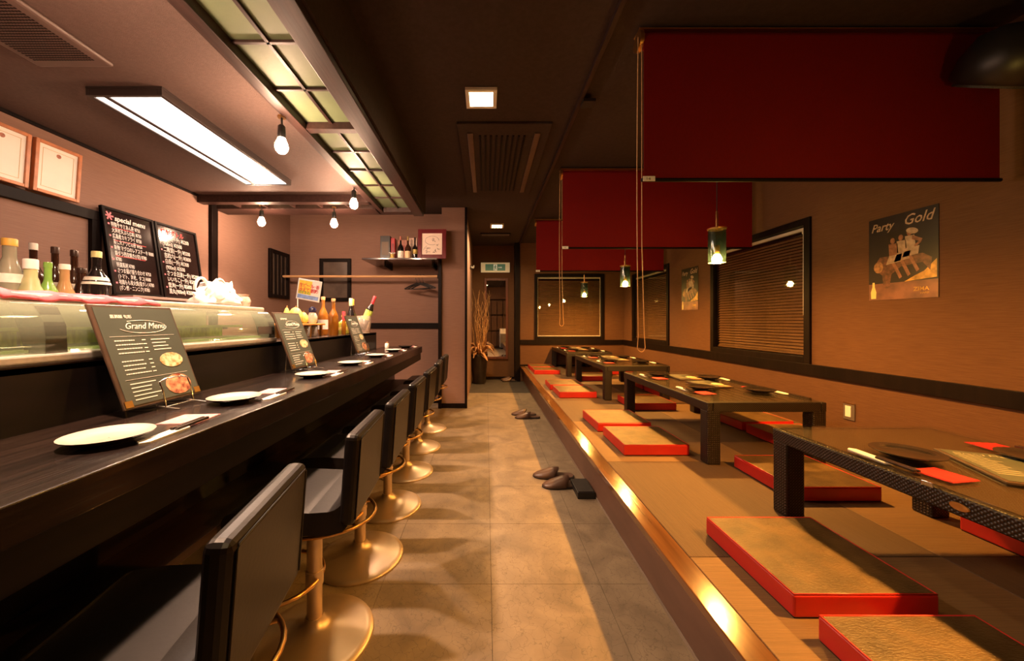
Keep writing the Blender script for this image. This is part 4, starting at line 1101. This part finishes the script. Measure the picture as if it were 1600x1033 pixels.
# ---- slippers
def make_slipper():
    r = thing('slipper', 'x', 'slipper', (0, 0, 0), 0, 'brown slippers on the aisle floor')
    # toe toward -x, length .26
    def half(t): # half width along length 0 toe..1 heel
        return .047*math.sqrt(max(0, 1-(1-min(t, .32)/.32)**2))*(1-.16*max(0, (t-.35)/.65)) if t < .9 else .040*math.sqrt(max(0, 1-((t-.9)/.1)**2))*.98
    N = 26; ts = [i/N for i in range(N+1)]
    out = [(-.13+.26*t, half(t)) for t in ts]+[(-.13+.26*t, -half(t)) for t in reversed(ts[1:-1])]
    MB().plate(out, 0, .014).build('sole', M_SOLE, r, .002)
    MB().plate([(x*.95, y*.9) for x, y in out], .0141, .017).build('insole', M_SLIP, r)
    # vamp: arched shell from toe to mid
    vs = []; fs = []; nu, nv = 12, 12
    for i in range(nu+1):
        t = .01+.50*i/nu; hw = half(t)*1.03; ht = .014+.050*min(1, (t/.50))**.8
        for j in range(nv+1):
            a = PI*j/nv; vs.append((-.13+.26*t+(.03*math.sin(a) if i == nu else 0), hw*math.cos(a), .008+(ht-.008)*math.sin(a)**.7))
    for i in range(nu):
        for j in range(nv): fs.append((i*(nv+1)+j, i*(nv+1)+j+1, (i+1)*(nv+1)+j+1, (i+1)*(nv+1)+j))
    v = MB().add(vs, fs, True).build('vamp', M_SLIP, r)
    so = v.modifiers.new('solid', 'SOLIDIFY'); so.thickness = .004; so.offset = -1
    return r
sp_ = make_slipper()
sl = [(.515, 2.44, 6, 'nearest pair beside the black block, front slipper'), (.475, 2.585, -4, 'nearest pair beside the black block, rear slipper'),
      (.47, 4.17, 4, 'middle pair at the step, front slipper'), (.44, 4.31, -3, 'middle pair at the step, rear slipper'),
      (.43, 6.74, 8, 'farthest pair by the end wall, front slipper'), (.41, 6.87, 0, 'farthest pair by the end wall, rear slipper')]
for i, (x, y, a, l) in enumerate(sl):
    o = sp_ if i == 0 else dup(sp_)
    o.location = (x, y, 0); o.scale = (1.12, 1.12, 1.12); o.rotation_euler = (0, 0, math.radians(a)); o['label'] = 'brown leather slipper, '+l
o = thing('floor_block', 'small black block on the floor against the platform step', 'block', (.566, 2.26, 0))
bx('block_body', M_BLACK, 0, .110, 0, .20, 0, .042, o, .004); bx('block_pad', M_SOLE, .006, .104, .006, .194, .042, .046, o)

# ================================================================== FAR END OF THE AISLE
vz = thing('floor_vase', 'tall dark vase with dried curly branches at the end of the aisle', 'vase', (-.13, 6.55, 0))
MB().lathe([(.11, 0), (.115, .02), (.135, .25), (.15, .48), (.155, .52), (.14, .52), (.13, .40), (.10, .05)], 28, cap1=True).build('pot', M_POT, vz)
rnd = random.Random(21)
for k in range(26):
    a = rnd.uniform(0, 2*PI); sp0 = rnd.uniform(.0, .13); L = rnd.uniform(.75, 1.3); ph = rnd.uniform(0, 6); am = rnd.uniform(.012, .035)
    lean = rnd.uniform(.02, .16); cx_ = .05 if k > 3 else -.09
    pts = []
    for i in range(22):
        t = i/21
        pts.append((cx_*min(1, t*2)+(.05+lean*t)*math.cos(a)*.8+am*math.sin(ph+t*15)*(.3+t), (.05+lean*t)*math.sin(a)*.6+am*math.cos(ph*2+t*12), .42+L*t))
    MB().tube(pts, .0055, 5, taper=.3).build('branch', M_TWIG, vz)
lvs = []
for k in range(30):
    a = rnd.uniform(0, 2*PI); L = rnd.uniform(.16, .30); w = rnd.uniform(.02, .04); up = rnd.uniform(.02, .22)
    vs = []; fs = []
    for i in range(7):
        t = i/6; rr = .04+L*t; z = .52+up*math.sin(t*PI*.8)-.10*t*t*(1 if up < .1 else .2); hw = w*math.sin(PI*min(.97, .12+t*.86))
        c, s = math.cos(a), math.sin(a)
        vs += [(rr*c-hw*s, rr*s+hw*c, z-.006), (rr*c, rr*s, z+.004), (rr*c+hw*s, rr*s-hw*c, z-.006)]
    for i in range(6):
        fs += [(3*i, 3*i+1, 3*i+4, 3*i+3), (3*i+1, 3*i+2, 3*i+5, 3*i+4)]
    MB().add(vs, fs, True).build('dried_leaf', M_LEAFD, vz)
mi = thing('wall_mirror', 'tall narrow mirror in a dark red frame on the aisle end wall', 'mirror', (-.04, YA, .39))
w, h, t = .455, 1.545, .045
bx('mirror_glass', M_MIRROR, t, w-t, -.018, -.008, t, h-t, mi)
for q in ((0, t, 0, h), (w-t, w, 0, h), (t, w-t, 0, t), (t, w-t, h-t, h)):
    bx('frame_side', pm('dark_red_wood', (.12, .035, .022), .35, var=.2, scale=(20, 20, 4)), q[0], q[1], -.03, -.001, q[2], q[3], mi, .003)
ex = thing('exit_sign', 'white exit sign box with green running figure over the mirror', 'sign', (-.105, YA, 2.045))
w, h = .55, .185
bx('sign_box', pm('sign_white', (.80, .74, .56), .5, var=.03, scale=6, emis=(1.0, .74, .36), estr=.22), 0, w, -.05, -.001, 0, h, ex, .004)
bx('green_panel', pm('sign_green', (.10, .20, .12), .4, var=.1, scale=9, emis=(.25, .55, .30), estr=.12), .085, w-.085, -.054, -.05, .03, h-.03, ex)
wp = pm('sign_white_print', (.72, .72, .66), .5, emis=(1.0, .9, .6), estr=.3)
mb = MB(); Mx = Matrix.Translation((w/2, -.0555, .035))
mb.box(-.035, .035, 0, .001, 0, .115, Mx)
mb.build('door_pictogram', wp, ex)
mb = MB(); Mx = Matrix.Translation((w/2, -.0575, .035))
dg = MATS['sign_green']
for a in ((-.006, .010, .085, .102), (-.014, .010, .045, .085), (-.03, -.012, .06, .07), (.01, .028, .062, .072), (-.022, -.008, .005, .045), (.002, .026, .018, .032), (.0, .012, .03, .048)):
    mb.box(a[0], a[1], 0, .001, a[2], a[3], Mx)
mb.build('running_figure', dg, ex)
mb = MB(); Mx = Matrix.Translation((w/2+.055, -.0555, .075)); mb.box(0, .05, 0, .001, .010, .022, Mx); mb.add([(.05, 0, 0), (.075, 0, .016), (.05, 0, .032)], [(0, 1, 2)], False, Mx)
mb.build('arrow', wp, ex)
hk = thing('wall_hook', 'small dark coat hook strip on the pillar side wall', 'hook', (-.27, 6.2, 2.0))
bx('hook_plate', M_BLACK, 0, .012, -.12, .12, 0, .05, hk, .002)
for y in (-.08, 0, .08): MB().tube([(.012, y, .03), (.05, y, .02), (.06, y, .05)], .006, 6).build('hook_peg', M_STEEL, hk)
cb = thing('white_cabinet', 'low white cabinet by the entrance, seen only in the mirror', 'cabinet', (.55, YN+.05, 0))
bx('cabinet_body', M_WHITE, 0, .9, 0, .42, .06, .82, cb, .004); bx('cabinet_plinth', M_TRIM, .02, .88, .02, .40, 0, .06, cb)
for x in (.01, .455): bx('cabinet_door', pm('cabinet_door_grey', (.12, .10, .09), .4), x, x+.435, .42, .436, .07, .62, cb, .003)

# ================================================================== POSTERS, SWITCH
def poster(label, y_far, w, h, z, detail):
    r = thing('wall_poster', label, 'poster', (XR, y_far, z), 0, 'glossy posters on the right wall', rot=(0, 0, -PI/2))
    bx('poster_sheet', pm('poster_dark_print', (.016, .010, .008), .4, var=.5, scale=3, spec=.4), 0, w, -.004, -.002, 0, h, r)
    bx('poster_ground', pm('poster_ground_print', (.17, .07, .04), .4, var=.4, scale=9), .001, w-.001, -.0045, -.004, .001, h*.20, r)
    def poly(nm, pts, m, d):
        n = len(pts); vs = [(x*w, -.0042-d, z_*h) for x, z_ in pts]+[(x*w, -.004, z_*h) for x, z_ in pts]
        return MB().add(vs, [tuple(range(n)), tuple(range(2*n-1, n-1, -1))]+[(i, (i+1) % n, n+(i+1) % n, n+i) for i in range(n)]).build(nm, m, r)
    def ell(cx_, cz_, a, b, n=12, rot=0): return [(cx_+a*math.cos(t)*math.cos(rot)-b*math.sin(t)*math.sin(rot), cz_+a*math.cos(t)*math.sin(rot)+b*math.sin(t)*math.cos(rot)) for t in [2*PI*i/n for i in range(n)]]
    skin = pm('poster_skin_print', (.26, .11, .06), .4, var=.3, scale=40); wht = pm('poster_white_print', (.42, .30, .22), .4, var=.25, scale=40)
    mane = pm('poster_brown_print', (.13, .05, .025), .4, var=.5, scale=40); glow = pm('poster_gold_print', (.55, .30, .05), .4, var=.5, scale=20)
    poly('printed_dust', [(.55, .2), (.98, .22), (.98, .42), (.90, .36), (.82, .30), (.70, .26)], glow, .0002)
    poly('printed_beast', [(.12, .45), (.18, .52), (.36, .52), (.55, .50), (.80, .50), (.92, .44), (.90, .30), (.86, .34), (.80, .40), (.5, .38), (.36, .30), (.33, .14), (.24, .14), (.22, .30), (.12, .36)], mane, .0004)
    poly('printed_beast', ell(.16, .40, .075, .07), pm('poster_tan_print', (.34, .17, .07), .4, var=.5, scale=50), .0006)
    for i, (x, z_) in enumerate(((.38, .66), (.50, .68), (.62, .72))):
        poly('printed_rider', ell(x, z_+.035, .035, .035), skin, .0010)
        poly('printed_rider', [(x-.06, z_), (x+.07, z_), (x+.09, z_-.14), (x-.05, z_-.16)], wht if i else skin, .0008)
        poly('printed_rider', [(x-.05, z_-.14), (x+.14, z_-.13), (x+.12, z_-.22), (x-.10, z_-.24)], wht, .0012)
        poly('printed_rider', [(x-.02, z_-.22), (x+.03, z_-.22), (x+.14, z_-.40), (x+.10, z_-.42)], skin, .0010)
    poly('printed_rider', [(.66, .72), (.80, .66), (.78, .62), (.70, .58), (.69, .60), (.75, .64), (.66, .67)], skin, .0012)
    poly('printed_rider', ell(.66, .77, .085, .035, rot=-.2), wht, .0014)
    poly('printed_bottle', [(.04, .02), (.12, .02), (.125, .10), (.10, .16), (.095, .22), (.065, .22), (.06, .16), (.035, .10)], pm('poster_bottle_print', (.80, .62, .22), .4), .0008)
    text('poster_title', 'Party', h*.14, wht, r, (w*.04, -.0046, h*.84), shear=.35, bold=.0006, sx=.82)
    text('poster_title', 'Gold', h*.165, wht, r, (w*.53, -.0046, h*.85), shear=.35, bold=.0006, sx=.85)
    text('poster_brand', 'ZIMA', h*.062, glow, r, (w*.68, -.0052, h*.085), bold=.0004)
    text('poster_small_print', 'HARD', h*.03, glow, r, (w*.77, -.0052, h*.05))
    return r
poster('glossy Party Gold poster on the right wall near the large window', 2.428, .374, .528, 1.24, True)
poster('small far Party Gold poster between the two right wall windows', 4.76, .374, .528, 1.249, True)
sw = thing('wall_switch', 'cream wall switch plate low on the right wall', 'switch', (XR, 2.60, .412), 0, rot=(0, 0, -PI/2))
bx('switch_plate', M_CAP, 0, .08, -.008, -.001, 0, .12, sw, .003); bx('rocker', M_WHITE, .018, .058, -.013, -.008, .022, .098, sw, .002)
bx('plate_edge', M_BRASSR, 0, .08, -.010, -.008, .112, .12, sw)
